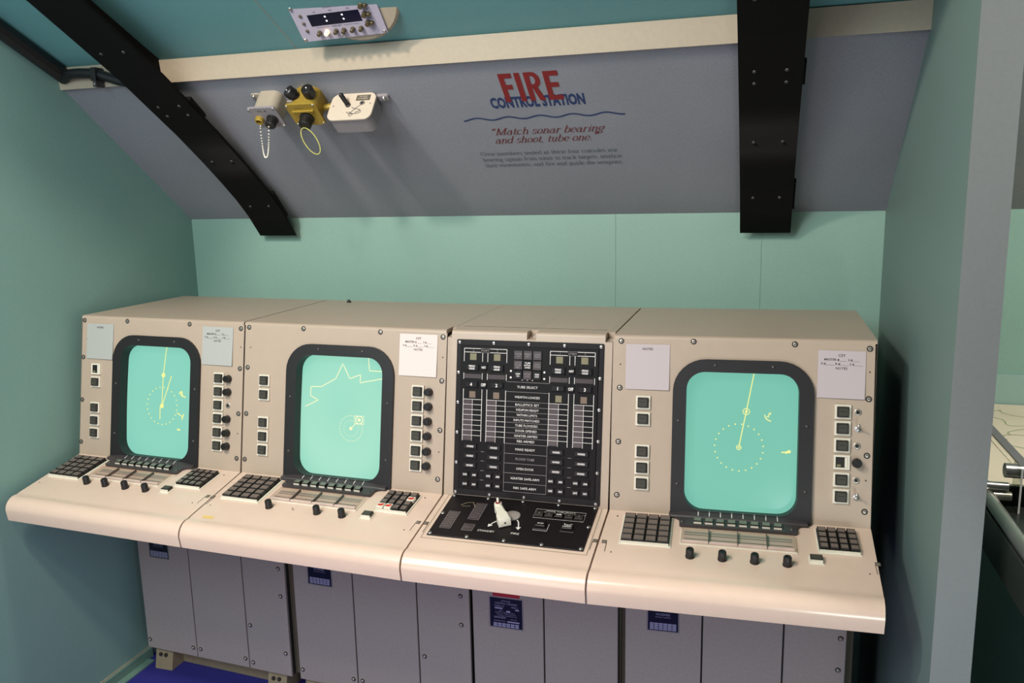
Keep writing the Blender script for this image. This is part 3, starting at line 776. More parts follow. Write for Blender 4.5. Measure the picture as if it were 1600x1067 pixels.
r0 = display_console(0, 0, 'beige display console at the left wall, screen showing two bearing lines and a dotted ring', 'A')
lower_cabinet(r0, 0, 0.020, 0.716, [0.270, 0.522], [(0, 0.034, -0.182), (0, 0.253, -0.180), (1, 0.289, -0.180), (1, 0.506, -0.180), (2, 0.541, -0.190), (2, 0.541, -0.033), (2, 0.690, 0.222), (2, 0.692, 0.111), (2, 0.696, -0.124)], (0, 0.078, 0.177, 0.185, 0.262, False))
r1 = display_console(1, 1, 'beige display console with a jagged coastline on its screen and red-marked keys', 'B')
lower_cabinet(r1, 1, 0.033, 0.7420, [0.284, 0.541], [(0, 0.046, -0.177), (0, 0.266, -0.175), (1, 0.304, -0.175), (1, 0.525, -0.175), (2, 0.563, -0.029), (2, 0.710, 0.225), (2, 0.710, 0.117), (2, 0.715, -0.12)], (0, 0.096, 0.201, 0.181, 0.262, False))
r3 = display_console(3, 2, 'beige display console beside the grey partition, one bearing line on its screen', 'C')
lower_cabinet(r3, 3, 0.016, 0.690, [0.260, 0.507], [(2, 0.673, 0.230), (2, 0.670, 0.124), (2, 0.670, -0.124)], (0, 0.085, 0.189, 0.189, 0.266, False))
mb = MB(); mb.cyl((0, 0), 0.009, 0, 0.004, M['ring'], 12); mb.dome((0, 0), 0.007, 0.008, 0.004, M['ring'], 10, 3); mb.build('top_bolt', r1, T(0.846, 0.60, AZ))
mb = MB(); mb.quad(-0.02, -0.006, 0.018, 0.006, 0.0004, M['stain']); mb.build('paint_scuff', r1, desk_frame(1) @ T(0.075, -0.268, 0.0004))

# ------------------------------------------------------------------ launch control console (third unit)
k = 2; W = XB[3] - XB[2]; F = face_frame(k); D = desk_frame(k)
rc = thing('launch_console', 'narrow launch control console, black button panel and white firing lever, no screen', 'console', (XB[2] + W / 2, shift(2, XB[2] + W / 2) + 0.25, FZ))
mb = MB()
cuts = [(G, 0.016, True), (0.016, 0.256, False), (0.256, 0.284, True), (0.284, 0.494, False), (0.494, W - G, True)]
for a, b, nt in cuts:
    prof_x(mb, house_profile(nt), XB[k] + a, XB[k] + b, M['shell'], shift(k, XB[k] + a), shift(k, XB[k] + b))
mb.build('housing', rc, fix=True, smooth=40)
for s in (0.008, 0.270, 0.504):
    mb = MB(); mb.cyl((0, 0), 0.006, 0, 0.010, M['screw'], 12, ch=0.001); mb.cyl((0, 0), 0.003, 0.010, 0.0102, M['ring'], 6)
    mb.build('hinge_bolt', rc, F @ T(s, 0.4955, -0.044))
mb = MB(); prof_x(mb, DESK, XB[k] + G, XB[k + 1] - G, M['desk'], DB[k], DB[k + 1])
mb.X = D
mb.holed([(0.019, -0.231), (0.5, -0.231), (0.5, 0.0), (0.019, 0.0)], [(0.021, -0.229), (0.498, -0.229), (0.498, -0.001), (0.021, -0.001)], 0.0006, M['plinth'])
mb.X = Matrix.Identity(4)
mb.build('desk_top', rc, fix=False, smooth=40)
bmx = rc.children[-1].data
bm_ = bmesh.new(); bm_.from_mesh(bmx); bmesh.ops.recalc_face_normals(bm_, faces=bm_.faces[:]); bm_.to_mesh(bmx); bm_.free()
mb = MB(); prof_x(mb, [(0.010, HZ - 0.05), (0.010, HZ + 0.004), (AY + 0.04, AZ - 0.035), (REAR - 0.02, AZ - 0.006), (REAR - 0.02, HZ - 0.06)], XB[3] - G, XB[3] - G + 0.0006, M['seam'], DB[3] + 0.004, DB[3] + 0.004); mb.build('seam_gasket', rc, fix=True)
latches(rc, 2, D, W)
mb = MB(); prof_x(mb, [(0.150, AZ - 0.004), (0.150, AZ + 0.0004), (REAR, AZ + 0.0004), (REAR, AZ - 0.004)], XB[2] - 0.0026, XB[2] + 0.006, M['shell'], DB[2], DB[2]); mb.build('top_joint_cover', rc, fix=True)
mb = MB(); prof_x(mb, [(0.158, AZ - 0.001), (0.158, AZ + 0.0005), (0.1605, AZ + 0.0005), (0.1605, AZ - 0.001)], XB[2] + 0.03, XB[3] - 0.03, M['gap'], DB[2], DB[3]); mb.build('lid_seam', rc, fix=True)
# black face panel
mb = MB(); mb.rr(0.0345, 0.0065, 0.4915, 0.4825, 0.004, 0.0, 0.004, M['panel'], ch=0.001); mb.box(0.050, 0.026, 0.004, 0.477, 0.4655, 0.007, M['panel_in'], ch=0.001)
fp = mb.build('switch_panel', rc, F)
Z = 0.0071; ZB = 0.0072
for s in (0.0444, 0.1543, 0.2643, 0.3741, 0.4833): pan_screw(fp, F @ T(0, 0, 0.004), s, 0.4733); pan_screw(fp, F @ T(0, 0, 0.004), {0.0444: 0.0428, 0.1543: 0.1526, 0.2643: 0.262, 0.3741: 0.3717, 0.4833: 0.4805}[s], 0.0132)
for t in (0.381, 0.289, 0.197, 0.1045): pan_screw(fp, F @ T(0, 0, 0.004), 0.0430, t); pan_screw(fp, F @ T(0, 0, 0.004), 0.4823, t)
# engraved lines and legends
mb = MB(); wh = M['white']; dw = M['dimwhite']
COLS = [(0.0610, 0.0910, 0.1207), (0.1366, 0.1670, 0.1960), (0.3310, 0.3609, 0.3902), (0.4066, 0.4363, 0.4655)]
GRP = [(0.0608, 0.1970, 'PORT', '4', '2', 0.1201, 0.1368), (0.3315, 0.4666, 'STBD', '1', '3', 0.3910, 0.4067)]
def hl(x0, x1, y, w=0.0016, m=None): mb.quad(x0, y - w / 2, x1, y + w / 2, Z + 0.0003, m or wh)
def vl(x, y0, y1, w=0.0016, m=None): mb.quad(x - w / 2, y0, x + w / 2, y1, Z + 0.0003, m or wh)
for (a, b, nm, l1, l2, v1, v2) in GRP:
    hl(a, b, 0.4557); hl(a, b, 0.4445); vl(a, 0.416, 0.4557); vl(b, 0.416, 0.4557); vl(v1, 0.416, 0.4445); vl(v2, 0.416, 0.4445)
    cx = (a + b) / 2; mb.quad(cx - 0.015, 0.4440, cx + 0.015, 0.4562, Z + 0.0005, M['panel_in'])
    mb.text(nm, cx, 0.4503, Z + 0.0007, 0.0062, dw, w=0.025); mb.text(l1, (a + v1) / 2, 0.4503, Z + 0.0005, 0.0055, dw); mb.text(l2, (b + v2) / 2, 0.4503, Z + 0.0005, 0.0055, dw)
    for x in (a, v1, v2, b): vl(x, 0.362, 0.381)
YR = [0.3005, 0.2848, 0.2690, 0.2535, 0.2375, 0.2220, 0.2062, 0.1905, 0.1740]
for i, (a, m_, b) in enumerate(COLS):
    vl(a, 0.1735, 0.332); vl(b, 0.1735, 0.332); vl(m_, 0.1735, 0.3005, 0.0011)
    for y in YR[:-1]: hl(a, b, y, 0.0012)
for y in YR[:-1]: hl(0.196, 0.331, y, 0.0009, dw)
for y in (0.3595, 0.3300): hl(0.198, 0.331, y, 0.0009, dw)
for y in (0.1735, 0.1436, 0.1144, 0.0850, 0.0556, 0.0290): hl(0.197, 0.329, y, 0.0010, dw)
for y in (0.1427, 0.1145, 0.0850, 0.0562):
    hl(0.1225, 0.1325, y, 0.0012, dw); hl(0.3930, 0.4040, y, 0.0012, dw)
vl(0.197, 0.029, 0.1735, 0.0008, dw); vl(0.3295, 0.029, 0.1735, 0.0008, dw)
for s, t, txt, w in ((0.2638, 0.3452, 'TUBE SELECT', 0.064), (0.2640, 0.3150, 'WEAPON LOADED', 0.078), (0.2648, 0.2924, 'BALLISTICS SET', 0.074), (0.2652, 0.2768, 'WEAPON READY', 0.071), (0.2645, 0.2612, 'WITHIN LIMITS', 0.064), (0.2636, 0.2455, 'INPUTS MATCHED', 0.080), (0.2638, 0.2298, 'TUBE FLOODED', 0.070), (0.2635, 0.2140, 'DOOR OPENED', 0.066), (0.2634, 0.1985, 'IGNITER ARMED', 0.072), (0.2630, 0.1825, 'RBS ARMED', 0.054), (0.2622, 0.1577, 'MAKE READY', 0.061), (0.2624, 0.1289, 'FLOOD TUBE', 0.058), (0.2630, 0.0995, 'OPEN DOOR', 0.054), (0.2638, 0.0701, 'IGNITER SAFE-ARM', 0.088), (0.2637, 0.0415, 'RBS SAFE-ARM', 0.070)):
    mb.text(txt, s, t, Z + 0.0004, 0.0072, M['dimwhite'] if txt == 'FLOOD TUBE' else wh, w=w)
for s in (0.2110, 0.3149):
    for t in (0.3922, 0.3727): mb.disc((s, t), 0.0032, Z + 0.0006, wh, 12)
for s in (0.247, 0.2632, 0.279): mb.disc((s, 0.3668), 0.0018, Z + 0.0006, wh, 8)
for i, (a, m_, b) in enumerate(COLS):
    for j in range(8):
        mb.quad(a + 0.0012, YR[j + 1] + 0.0012, m_ - 0.0008, YR[j] - 0.0010, Z + 0.0002, M['greywin'])
mb.build('engraving', fp, F)
def lens(s, t, w, h, m, name='indicator_lens'):
    mb = MB(); mb.box(-w / 2, -h / 2, 0, w / 2, h / 2, 0.0022, m, ch=0.0006); return mb.build(name, fp, F @ T(s, t, 0.007))
for s in (0.0907, 0.1671, 0.3606, 0.4364):
    lens(s, 0.4306, 0.0212, 0.0205, M['olive']); lens(s, 0.3154, 0.0195, 0.020, M['olive'] if s == 0.3606 else M['tan'])
    lens(s + 0.0, 0.3714, 0.054, 0.0140, M['greywin'])
_pb = {}
def pbtn(s, t, w, h, lines, hh, tw):
    key = (w, h, tuple(lines), hh, tw)
    if key not in _pb:
        mb = MB(); mb.box(-w / 2, -h / 2, 0, w / 2, h / 2, 0.0016, M['panel'], ch=0.0008); mb.box(-w / 2 + 0.003, -h / 2 + 0.003, 0.0016, w / 2 - 0.003, h / 2 - 0.003, 0.006, M['panelbtn'], ch=0.0012)
        n_ = len(lines)
        for i, l in enumerate(lines): mb.text(l, 0, (n_ - 1) * hh * 0.68 - i * hh * 1.36, 0.0063, hh, wh, w=tw, bold=0.03)
        _pb[key] = mb.mesh('legend_button')
    return put('legend_button', _pb[key], fp, F @ T(s, t, 0.007))
for s in (0.0885, 0.1680, 0.3577, 0.4389): pbtn(s, 0.3986, 0.046, 0.0245, ('FIRING', 'ORDER'), 0.0058, 0.019)
for s in (0.1268, 0.3983): pbtn(s, 0.3994, 0.0215, 0.0225, ('NEXT',), 0.0062, 0.015)
for s, l in ((0.0870, '4'), (0.1682, '2'), (0.3580, '1'), (0.4395, '3')): pbtn(s, 0.3467, 0.046, 0.0230, (l,), 0.0100, None)
for s in (0.1266, 0.3977): pbtn(s, 0.3465, 0.0215, 0.0225, ('OFF',), 0.0095, 0.0155)
for s in (0.0890, 0.1649, 0.3592, 0.4349):
    for t in (0.1577, 0.1286, 0.0997): pbtn(s, t, 0.047, 0.0225, ('ORDERED',), 0.0055, 0.023)
for a, b in ((0.0749, 0.1040), (0.1496, 0.1795), (0.3445, 0.3741), (0.4194, 0.4485)):
    for t in (0.0710, 0.0422): pbtn(a, t, 0.0265, 0.0225, ('SAFE',), 0.0056, 0.0125); pbtn(b, t, 0.0265, 0.0225, ('ARM',), 0.0056, 0.0115)
G9 = [[('POWER', 'ON'), ('PRESET', 'SET'), ('LAMP', 'TEST')], [('AUTO', 'MODE', 'SET'), ('TUBE', 'INTLK', 'OVRD'), ('GYRO', 'POWER')], [('SIM', 'ON'), ('BATTERY', 'LOW'), ('SIM', 'OFF')]]
for r in range(3):
    for c in range(3):
        s = 0.2338 + 0.0295 * c; t = 0.4408 - 0.0297 * r; lit = (r, c) in ((1, 1), (2, 0), (2, 2))
        mb = MB(); mb.box(-0.0132, -0.0135, 0, 0.0132, 0.0135, 0.0045, M['panelbtn'] if lit else M['greywin'], ch=0.001)
        ls = G9[r][c]
        for i, l in enumerate(ls): mb.text(l, 0, (len(ls) - 1) * 0.0034 - i * 0.0068, 0.0048, 0.0046, wh if lit else dw, w=min(0.02, 0.0045 * len(l)), bold=0.02 if lit else 0)
        mb.build('status_button', fp, F @ T(s, t, 0.007))
# desk panel ---------------------------------------------------------------
mb = MB(); mb.box(0.0330, -0.2170, 0.0004, 0.4872, 0.0020, 0.004, M['panel'], ch=0.001); dp = mb.build('firing_panel', rc, D)
for i, s in enumerate((0.0415, 0.1512, 0.2609, 0.3706, 0.4800)): pan_screw(dp, D @ T(0, 0, 0.004), s, -0.0075); pan_screw(dp, D @ T(0, 0, 0.004), (0.0410, 0.1522, 0.2616, 0.3702, 0.4797)[i], -0.2105)
pan_screw(dp, D @ T(0, 0, 0.004), 0.0410, -0.107); pan_screw(dp, D @ T(0, 0, 0.004), 0.4798, -0.1065)
mb = MB(); Z = 0.0043
mb.text('STANDBY', 0.1970, -0.1730, Z, 0.0088, wh, w=0.050); mb.text('FIRE', 0.2830, -0.1715, Z, 0.0095, wh, w=0.024)
def arrow(pts, w, tip):
    mb.line([(x, -y) for x, y in pts], w, Z, wh)
    (x1, y1), (x0, y0) = pts[-1], pts[-2]; dx, dy = x1 - x0, y1 - y0; l = math.hypot(dx, dy); dx /= l; dy /= l
    mi = mb.mi(wh); mb.face([mb.v((x1 - dy * tip * 0.6, -(y1 + dx * tip * 0.6), Z)), mb.v((x1 + dy * tip * 0.6, -(y1 - dx * tip * 0.6), Z)), mb.v((x1 + dx * tip, -(y1 + dy * tip), Z))], mi)
arrow([(0.222, 0.115), (0.212, 0.121), (0.205, 0.130), (0.2005, 0.140)], 0.0036, 0.013)
arrow([(0.270, 0.104), (0.277, 0.115), (0.281, 0.128), (0.2835, 0.140)], 0.0036, 0.013)
x0, x1 = 0.3112, 0.4600
def box2(x0, y0, x1, y1, w=0.0011):
    mb.line([(x0, -y0), (x1, -y0), (x1, -y1), (x0, -y1)], w, Z, wh, closed=True)
box2(x0, 0.0375, x1, 0.0830); mb.quad(x0, -0.0505, x1, -0.0495, Z, wh); mb.quad(x0 + 0.030, -0.0480, x1 - 0.028, -0.0395, Z + 0.0002, M['panel_in'])
mb.text('FIRING TUBE SELECT', (x0 + x1) / 2, -0.0437, Z + 0.0004, 0.0058, wh, w=0.088)
box2(0.3275, 0.1110, 0.3675, 0.1450, 0.0016)
# scraped patch
mb.line([(0.080, -0.055), (0.092, -0.040), (0.112, -0.034), (0.128, -0.062)], 0.0022, Z, M['plinth']); mb.line([(0.086, -0.060), (0.110, -0.056)], 0.0018, Z, M['plinth'])
mb.build('engraving', dp, D)
for (a, b, t0, t1, nseg) in ((0.1255, 0.1580, 0.0375, 0.1243, 4), (0.0580, 0.0908, 0.0920, 0.1802, 4), (0.1250, 0.1568, 0.1490, 0.1817, 1)):
    mb = MB(); mb.box(a, -t1, 0.004, b, -t0, 0.0052, M['greywin'], ch=0.0004); mb.line([(a, -t0), (b, -t0), (b, -t1), (a, -t1)], 0.001, 0.0055, dw, closed=True)
    for i in range(nseg):
        t = t0 + (t1 - t0) * (i + 0.5) / nseg; mb.quad(a + 0.004, -t - 0.0075, b - 0.004, -t + 0.0075, 0.0054, M['dimwhite'] if False else M['greywin']); mb.text(('INPUT', 'LOADED', 'CLOSED', 'READY')[i], (a + b) / 2, -t, 0.0056, 0.0042, dw, w=0.021)
        if i: mb.quad(a, -(t0 + (t1 - t0) * i / nseg) - 0.0005, b, -(t0 + (t1 - t0) * i / nseg) + 0.0005, 0.0055, dw)
    mb.build('legend_window', dp, D)
for i, l in enumerate(('4', '2', 'OFF', '1', '3')):
    s = 0.3269 + 0.0294 * i; on = l == 'OFF'
    mb = MB(); mb.box(-0.0118, -0.010, 0, 0.0118, 0.010, 0.007, M['panelbtn'] if on else M['cap'], ch=0.0012); mb.text(l, 0, 0, 0.0073, 0.008, wh if on else dw, w=0.016 if on else None, bold=0.03 if on else 0)
    mb.build('select_button', dp, D @ T(s, -0.0665, 0.004))
for s, ls in ((0.3465, ('BUZZ',)), (0.4244, ('FIRE', 'DEFEAT'))):
    mb = MB(); mb.box(-0.0195, -0.0165, 0, 0.0195, 0.0165, 0.003, M['key_side'], ch=0.001); mb.box(-0.0145, -0.0115, 0.003, 0.0145, 0.0125, 0.012, M['panelbtn'], ch=0.0015)
    for i, l in enumerate(ls): mb.text(l, 0, (len(ls) - 1) * 0.0038 - 0.0076 * i, 0.0123, 0.0052, wh, w=0.004 * len(l) + 0.002, bold=0.02)
    if len(ls) == 2:
        for x in (-0.010, 0.010): mb.disc((x, 0.008), 0.0018, 0.0123, wh, 8)
    mb.build('action_button', dp, D @ T(s, -0.1258, 0.004))
# firing lever
mb = MB(); c = (0.2487, -0.0860); mb.lathe(c, [(0.0250, 0.004), (0.0250, 0.0055), (0.0235, 0.0065), (0.004, 0.0085)], M['disc'], 28); fl_ = mb.build('lever_plate', dp, D)
mb = MB(); mb.cyl((0.2350, -0.1180), 0.019, 0.004, 0.012, M['ring'], 16, ch=0.001)
a = Vector((0.2380, -0.1310)); b = Vector((0.2085, -0.0830)); d = (b - a).normalized(); nn = Vector((-d.y, d.x))
mi = mb.mi(M['cream'])
def sect(p, hw, z0, z1, ch): return [mb.v((p.x + nn.x * u, p.y + nn.y * u, z)) for u, z in ((-hw, z0), (hw, z0), (hw, z1 - ch), (hw - ch, z1), (-hw + ch, z1), (-hw, z1 - ch))]
secs = [sect(a - d * 0.018, 0.0165, 0.008, 0.030, 0.005), sect(a - d * 0.016, 0.018, 0.006, 0.034, 0.005), sect(a + d * 0.010, 0.018, 0.006, 0.036, 0.005), sect(a + d * 0.020, 0.0130, 0.012, 0.037, 0.004), sect(b - d * 0.008, 0.0115, 0.016, 0.038, 0.004), sect(b, 0.0105, 0.016, 0.038, 0.004)]
for u, v in zip(secs, secs[1:]):
    for i in range(6): mb.face((u[i], u[(i + 1) % 6], v[(i + 1) % 6], v[i]), mi)
mb.face(secs[0], mi); mb.face(secs[-1][::-1], mi)
mb.lathe((b.x, b.y), [(0.0118, 0.012), (0.0118, 0.040), (0.0100, 0.043), (0.006, 0.043)], M['cream'], 18)
lv = mb.build('firing_lever', dp, D, fix=True)
mb = MB(); mb.lathe((b.x, b.y), [(0.0075, 0.043), (0.0075, 0.0455), (0.003, 0.0455)], M['red'], 14); mb.build('red_collar', lv, D)
mb = MB(); mb.lathe((b.x, b.y), [(0.0036, 0.0450), (0.0036, 0.057), (0.0022, 0.059)], M['cream'], 12); mb.build('pull_pin', lv, D)
mb = MB(); mb.disc((0, 0), 0.0028, 0.0, M['ring'], 10)
mb.build('set_screw', lv, D @ frame((a.x - d.x * 0.0187, a.y - d.y * 0.0187, 0.019), (nn.x, nn.y, 0), (0, 0, 1)) if True else D)
lower_cabinet(rc, 2, 0.006, 0.509, [0.259], [(0, 0.022, -0.18), (0, 0.243, -0.18), (1, 0.275, -0.18), (1, 0.49, -0.18)], (0, 0.066, 0.188, 0.128, 0.243, True))

# note cards taped to the faces
note(0, 0.0268, 0.3538, 0.1505, 0.4818, NOTE, 'blank note card headed NOTES at the top left of the leftmost console', M['paper2'])
note(0, 0.5471, 0.3580, 0.6745, 0.4893, CST, 'note card with printed blanks beside the top right of the leftmost console screen', M['paper2'])
note(1, 0.5842, 0.3612, 0.7142, 0.4928, CST, 'white note card with printed blanks on the console with the coastline screen', M['paper'])
note(3, 0.0408, 0.3545, 0.1652, 0.4845, NOTE, 'blank note card headed NOTES between the black button panel and the rightmost screen', M['paper3'])
note(3, 0.5645, 0.3500, 0.6865, 0.4800, CST, 'white note card with printed blanks at the top right of the rightmost console', M['paper3'], tilt=-0.01)

# ------------------------------------------------------------------ things on the sloping panel
SF = frame((0, SB[0], SB[1]), (1, 0, 0), (0, ST[0] - SB[0], ST[1] - SB[1]))
# --- sign lettering
class Nib:
    """broad-nib serif letters from strokes; unit x-height"""
    def A(cx, cy, rx, ry, a0, a1, n=14): return [(cx + rx * math.cos(math.radians(a0 + (a1 - a0) * i / n)), cy + ry * math.sin(math.radians(a0 + (a1 - a0) * i / n))) for i in range(n + 1)]
    bowl = A(.42, .5, .36, .5, 20, 380)
    stem = lambda x, y0, y1: [(x, y0), (x, y1)]
    ser = lambda x, y, w=.2: [(x - w, y), (x + w, y)]
    g = {}
    g['a'] = (1.02, [A(.40, .34, .32, .34, 40, 330), stem(.74, .12, .72), A(.44, .70, .30, .30, 0, 150), A(.86, .12, .12, .12, 180, 330)])
    g['b'] = (1.06, [stem(.2, 0, 1.55), ser(.12, 1.55, .12), A(.52, .5, .38, .5, 150, -150)])
    g['c'] = (.92, [A(.46, .5, .38, .5, 45, 315)])
    g['d'] = (1.1, [A(.44, .5, .38, .5, 35, 325), stem(.8, 0, 1.55), ser(.72, 1.55, .12), ser(.88, 0, .12)])
    g['e'] = (.94, [A(.46, .5, .38, .5, 5, 315), [(.1, .52), (.84, .52)]])
    g['f'] = (.66, [stem(.3, 0, 1.3), A(.52, 1.3, .22, .25, 180, 40), ser(.3, .97, .24), ser(.3, 0)])
    g['g'] = (1.0, [A(.44, .62, .32, .38, 0, 360), A(.44, -.22, .36, .26, 20, 380), A(.9, .95, .12, .1, 90, 220)])
    g['h'] = (1.12, [stem(.24, 0, 1.55), ser(.16, 1.55, .12), A(.55, .62, .29, .38, 170, 0), stem(.84, 0, .62), ser(.24, 0), ser(.86, 0)])
    g['i'] = (.54, [stem(.28, 0, 1), ser(.2, 1, .12), ser(.28, 0), [(.26, 1.32), (.3, 1.46)]])
    g['k'] = (1.06, [stem(.24, 0, 1.55), ser(.16, 1.55, .12), [(.26, .42), (.8, 1)], [(.42, .58), (.88, 0)], ser(.24, 0), ser(.9, 0, .16), ser(.78, 1, .16)])
    g['l'] = (.52, [stem(.26, 0, 1.55), ser(.18, 1.55, .12), ser(.26, 0)])
    g['m'] = (1.66, [stem(.22, 0, 1), ser(.14, 1, .12), A(.52, .62, .28, .38, 165, 0), stem(.8, 0, .62), A(1.1, .62, .29, .38, 165, 0), stem(1.39, 0, .62), ser(.22, 0, .17), ser(.8, 0, .17), ser(1.41, 0, .17)])
    g['n'] = (1.12, [stem(.24, 0, 1), ser(.16, 1, .12), A(.55, .62, .29, .38, 165, 0), stem(.84, 0, .62), ser(.24, 0), ser(.86, 0)])
    g['o'] = (.96, [A(.48, .5, .38, .5, 0, 360)])
    g['p'] = (1.06, [stem(.22, -.5, 1), ser(.14, 1, .12), A(.54, .5, .38, .5, 150, -150), ser(.22, -.5)])
    g['r'] = (.8, [stem(.24, 0, 1), ser(.16, 1, .12), A(.54, .62, .3, .36, 165, 50), ser(.24, 0)])
    g['s'] = (.78, [A(.38, .75, .26, .25, 20, 230), A(.38, .25, .28, .25, 60, -160)])
    g['t'] = (.66, [stem(.28, .25, 1.3), A(.48, .2, .2, .2, 180, 330), ser(.32, .97, .24)])
    g['u'] = (1.12, [stem(.24, .38, 1), A(.53, .38, .29, .38, 180, 350), stem(.82, 0, 1), ser(.16, 1, .12), ser(.74, 1, .12), ser(.9, 0, .12)])
    g['v'] = (1.0, [[(.16, 1), (.5, 0)], [(.5, 0), (.84, 1)], ser(.16, 1, .16), ser(.84, 1, .14)])
    g['w'] = (1.46, [[(.14, 1), (.42, 0)], [(.42, 0), (.72, .9)], [(.72, .9), (1.0, 0)], [(1.0, 0), (1.3, 1)], ser(.14, 1, .16), ser(1.3, 1, .14)])
    g['y'] = (1.0, [[(.16, 1), (.5, 0)], [(.84, 1), (.4, -.3), (.15, -.45)], ser(.16, 1, .16), ser(.84, 1, .14)])
    g['z'] = (.9, [[(.14, .97), (.76, .97)], [(.76, .97), (.12, .03)], [(.12, .03), (.8, .03)]])
    g['C'] = (1.3, [A(.68, .78, .56, .78, 40, 320), [(1.12, 1.02), (1.12, 1.5)]])
    g['M'] = (1.9, [[(.28, 0), (.32, 1.5)], [(.32, 1.5), (.92, 0)], [(.92, 0), (1.5, 1.5)], [(1.52, 1.5), (1.56, 0)], ser(.28, 0, .2), ser(1.56, 0, .24), ser(.26, 1.5, .18), ser(1.6, 1.5, .18)])
    g[','] = (.46, [[(.2, .06), (.26, .04), (.16, -.22)]])
    g['.'] = (.46, [[(.2, .02), (.26, .14)]])
    g['“'] = (.8, [[(.24, 1.5), (.14, 1.22), (.24, 1.14)], [(.56, 1.5), (.46, 1.22), (.56, 1.14)]])
    g['”'] = (.9, [[(.1, 1.85), (.24, 1.7), (.08, 1.3)], [(.5, 1.85), (.64, 1.7), (.48, 1.3)]])
    g[' '] = (.55, [])
def nib_text(mb, s, x, y, xh, m, z, w=None, slant=0.28, thick=0.20, thin=0.06):
    tot = sum(Nib.g[c][0] for c in s); sx = (w / tot) if w else xh; mi = mb.mi(m)
    for c in s:
        adv, strokes = Nib.g[c]
        for st in strokes:
            L = []
            for i, p in enumerate(st):
                a = st[max(i - 1, 0)]; b = st[min(i + 1, len(st) - 1)]
                dx, dy = b[0] - a[0], b[1] - a[1]; l = math.hypot(dx, dy) or 1
                tw = thin + (thick - thin) * abs(dy / l) ** 1.3
                if c in '.,“”': tw = thick * (1.2 if c in '“”' else 0.85)
                ox, oy = -dy / l * tw / 2, dx / l * tw / 2
                q = []
                for sg in (-1, 1):
                    px, py = p[0] + sg * ox, p[1] + sg * oy; q.append(mb.v((x + (px + py * slant) * sx, y + py * xh, z)))
                L.append(q)
            for u, v in zip(L, L[1:]): mb.face((u[0], v[0], v[1], u[1]), mi)
        x += adv * sx
sg = thing('station_sign', 'red and blue fire control station lettering painted on the sloping panel', 'wall sign', tuple(SF @ Vector((1.68, 0.52, 0))))
def poly(mb, pts, m, z):
    mi = mb.mi(m); mb.face([mb.v((x, y, z)) for x, y in pts], mi)
mb = MB(); Z = 0.0012; y0, y1 = 0.621, 0.744; R_ = M['red']
x = 1.586   # F
poly(mb, [(x, y0), (x + .017, y0), (x + .017, y1), (x, y1)], R_, Z); poly(mb, [(x + .017, y1 - .020), (x + .043, y1 - .020), (x + .043, y1), (x + .017, y1)], R_, Z); poly(mb, [(x + .017, y1 - .068), (x + .037, y1 - .068), (x + .037, y1 - .048), (x + .017, y1 - .048)], R_, Z)
x = 1.638   # I
poly(mb, [(x, y0), (x + .018, y0), (x + .018, y1), (x, y1)], R_, Z)
x = 1.668   # R
poly(mb, [(x, y0), (x + .017, y0), (x + .017, y1), (x, y1)], R_, Z)
out = [(x + .017, y1)] + Nib.A(x + .026, y1 - .034, .022, .034, 90, -90, 10) + [(x + .017, y1 - .068)]
inn = [(x + .017, y1 - .016)] + Nib.A(x + .022, y1 - .034, .0105, .018, 90, -90, 10) + [(x + .017, y1 - .052)]
mi = mb.mi(R_); A_ = [mb.v((a, b, Z)) for a, b in out]; B_ = [mb.v((a, b, Z)) for a, b in inn]
for i in range(len(A_) - 1): mb.face((A_[i], B_[i], B_[i + 1], A_[i + 1]), mi)
poly(mb, [(x + .018, y1 - .066), (x + .032, y0), (x + .051, y0), (x + .035, y1 - .066)], R_, Z)
x = 1.730   # E
poly(mb, [(x, y0), (x + .017, y0), (x + .017, y1), (x, y1)], R_, Z)
for (ya, yb, xe) in ((y1 - .020, y1, .047), (y1 - .068, y1 - .048, .042), (y0, y0 + .020, .047)): poly(mb, [(x + .017, ya), (x + xe, ya), (x + xe, yb), (x + .017, yb)], R_, Z)
mb.build('title_lettering', sg, SF, label='large red lettering')
mb = MB(); mb.text('CONTROL STATION', 1.6862, 0.6197, 0.0007, 0.047, M['blue'], w=0.312, bold=0.045); mb.build('subtitle_lettering', sg, SF, label='blue condensed lettering')
mb = MB(); mb.line([(1.415 + 0.545 * i / 90, 0.5470 + 0.0062 * math.sin(2 * PI * 5.0 * (i / 90) - 1.2)) for i in range(91)], 0.0058, 0.0009, M['blue']); mb.build('wavy_line', sg, SF, label='thin blue wavy line')
mb = MB(); nib_text(mb, '“Match sonar bearing', 1.488, 0.4660, 0.0215, M['maroon'], 0.0009, w=0.392, slant=0.45); nib_text(mb, 'and shoot, tube one.”', 1.494, 0.4235, 0.0215, M['maroon'], 0.0009, w=0.358, slant=0.45); mb.build('quote_lettering', sg, SF, label='dark red italic quotation')
mb = MB()
for i, (s, w) in enumerate((('Crew members seated at these four consoles use', 0.488), ('bearing signals from sonar to track targets, analyze', 0.500), ('their movements, and fire and guide the weapons.', 0.500))):
    nib_text(mb, s, 1.424, 0.3610 - 0.0315 * i, 0.0125, M['slate'], 0.0009, w=w, slant=0.0, thick=0.22, thin=0.09)
mb.build('body_lettering', sg, SF, label='small grey body text')

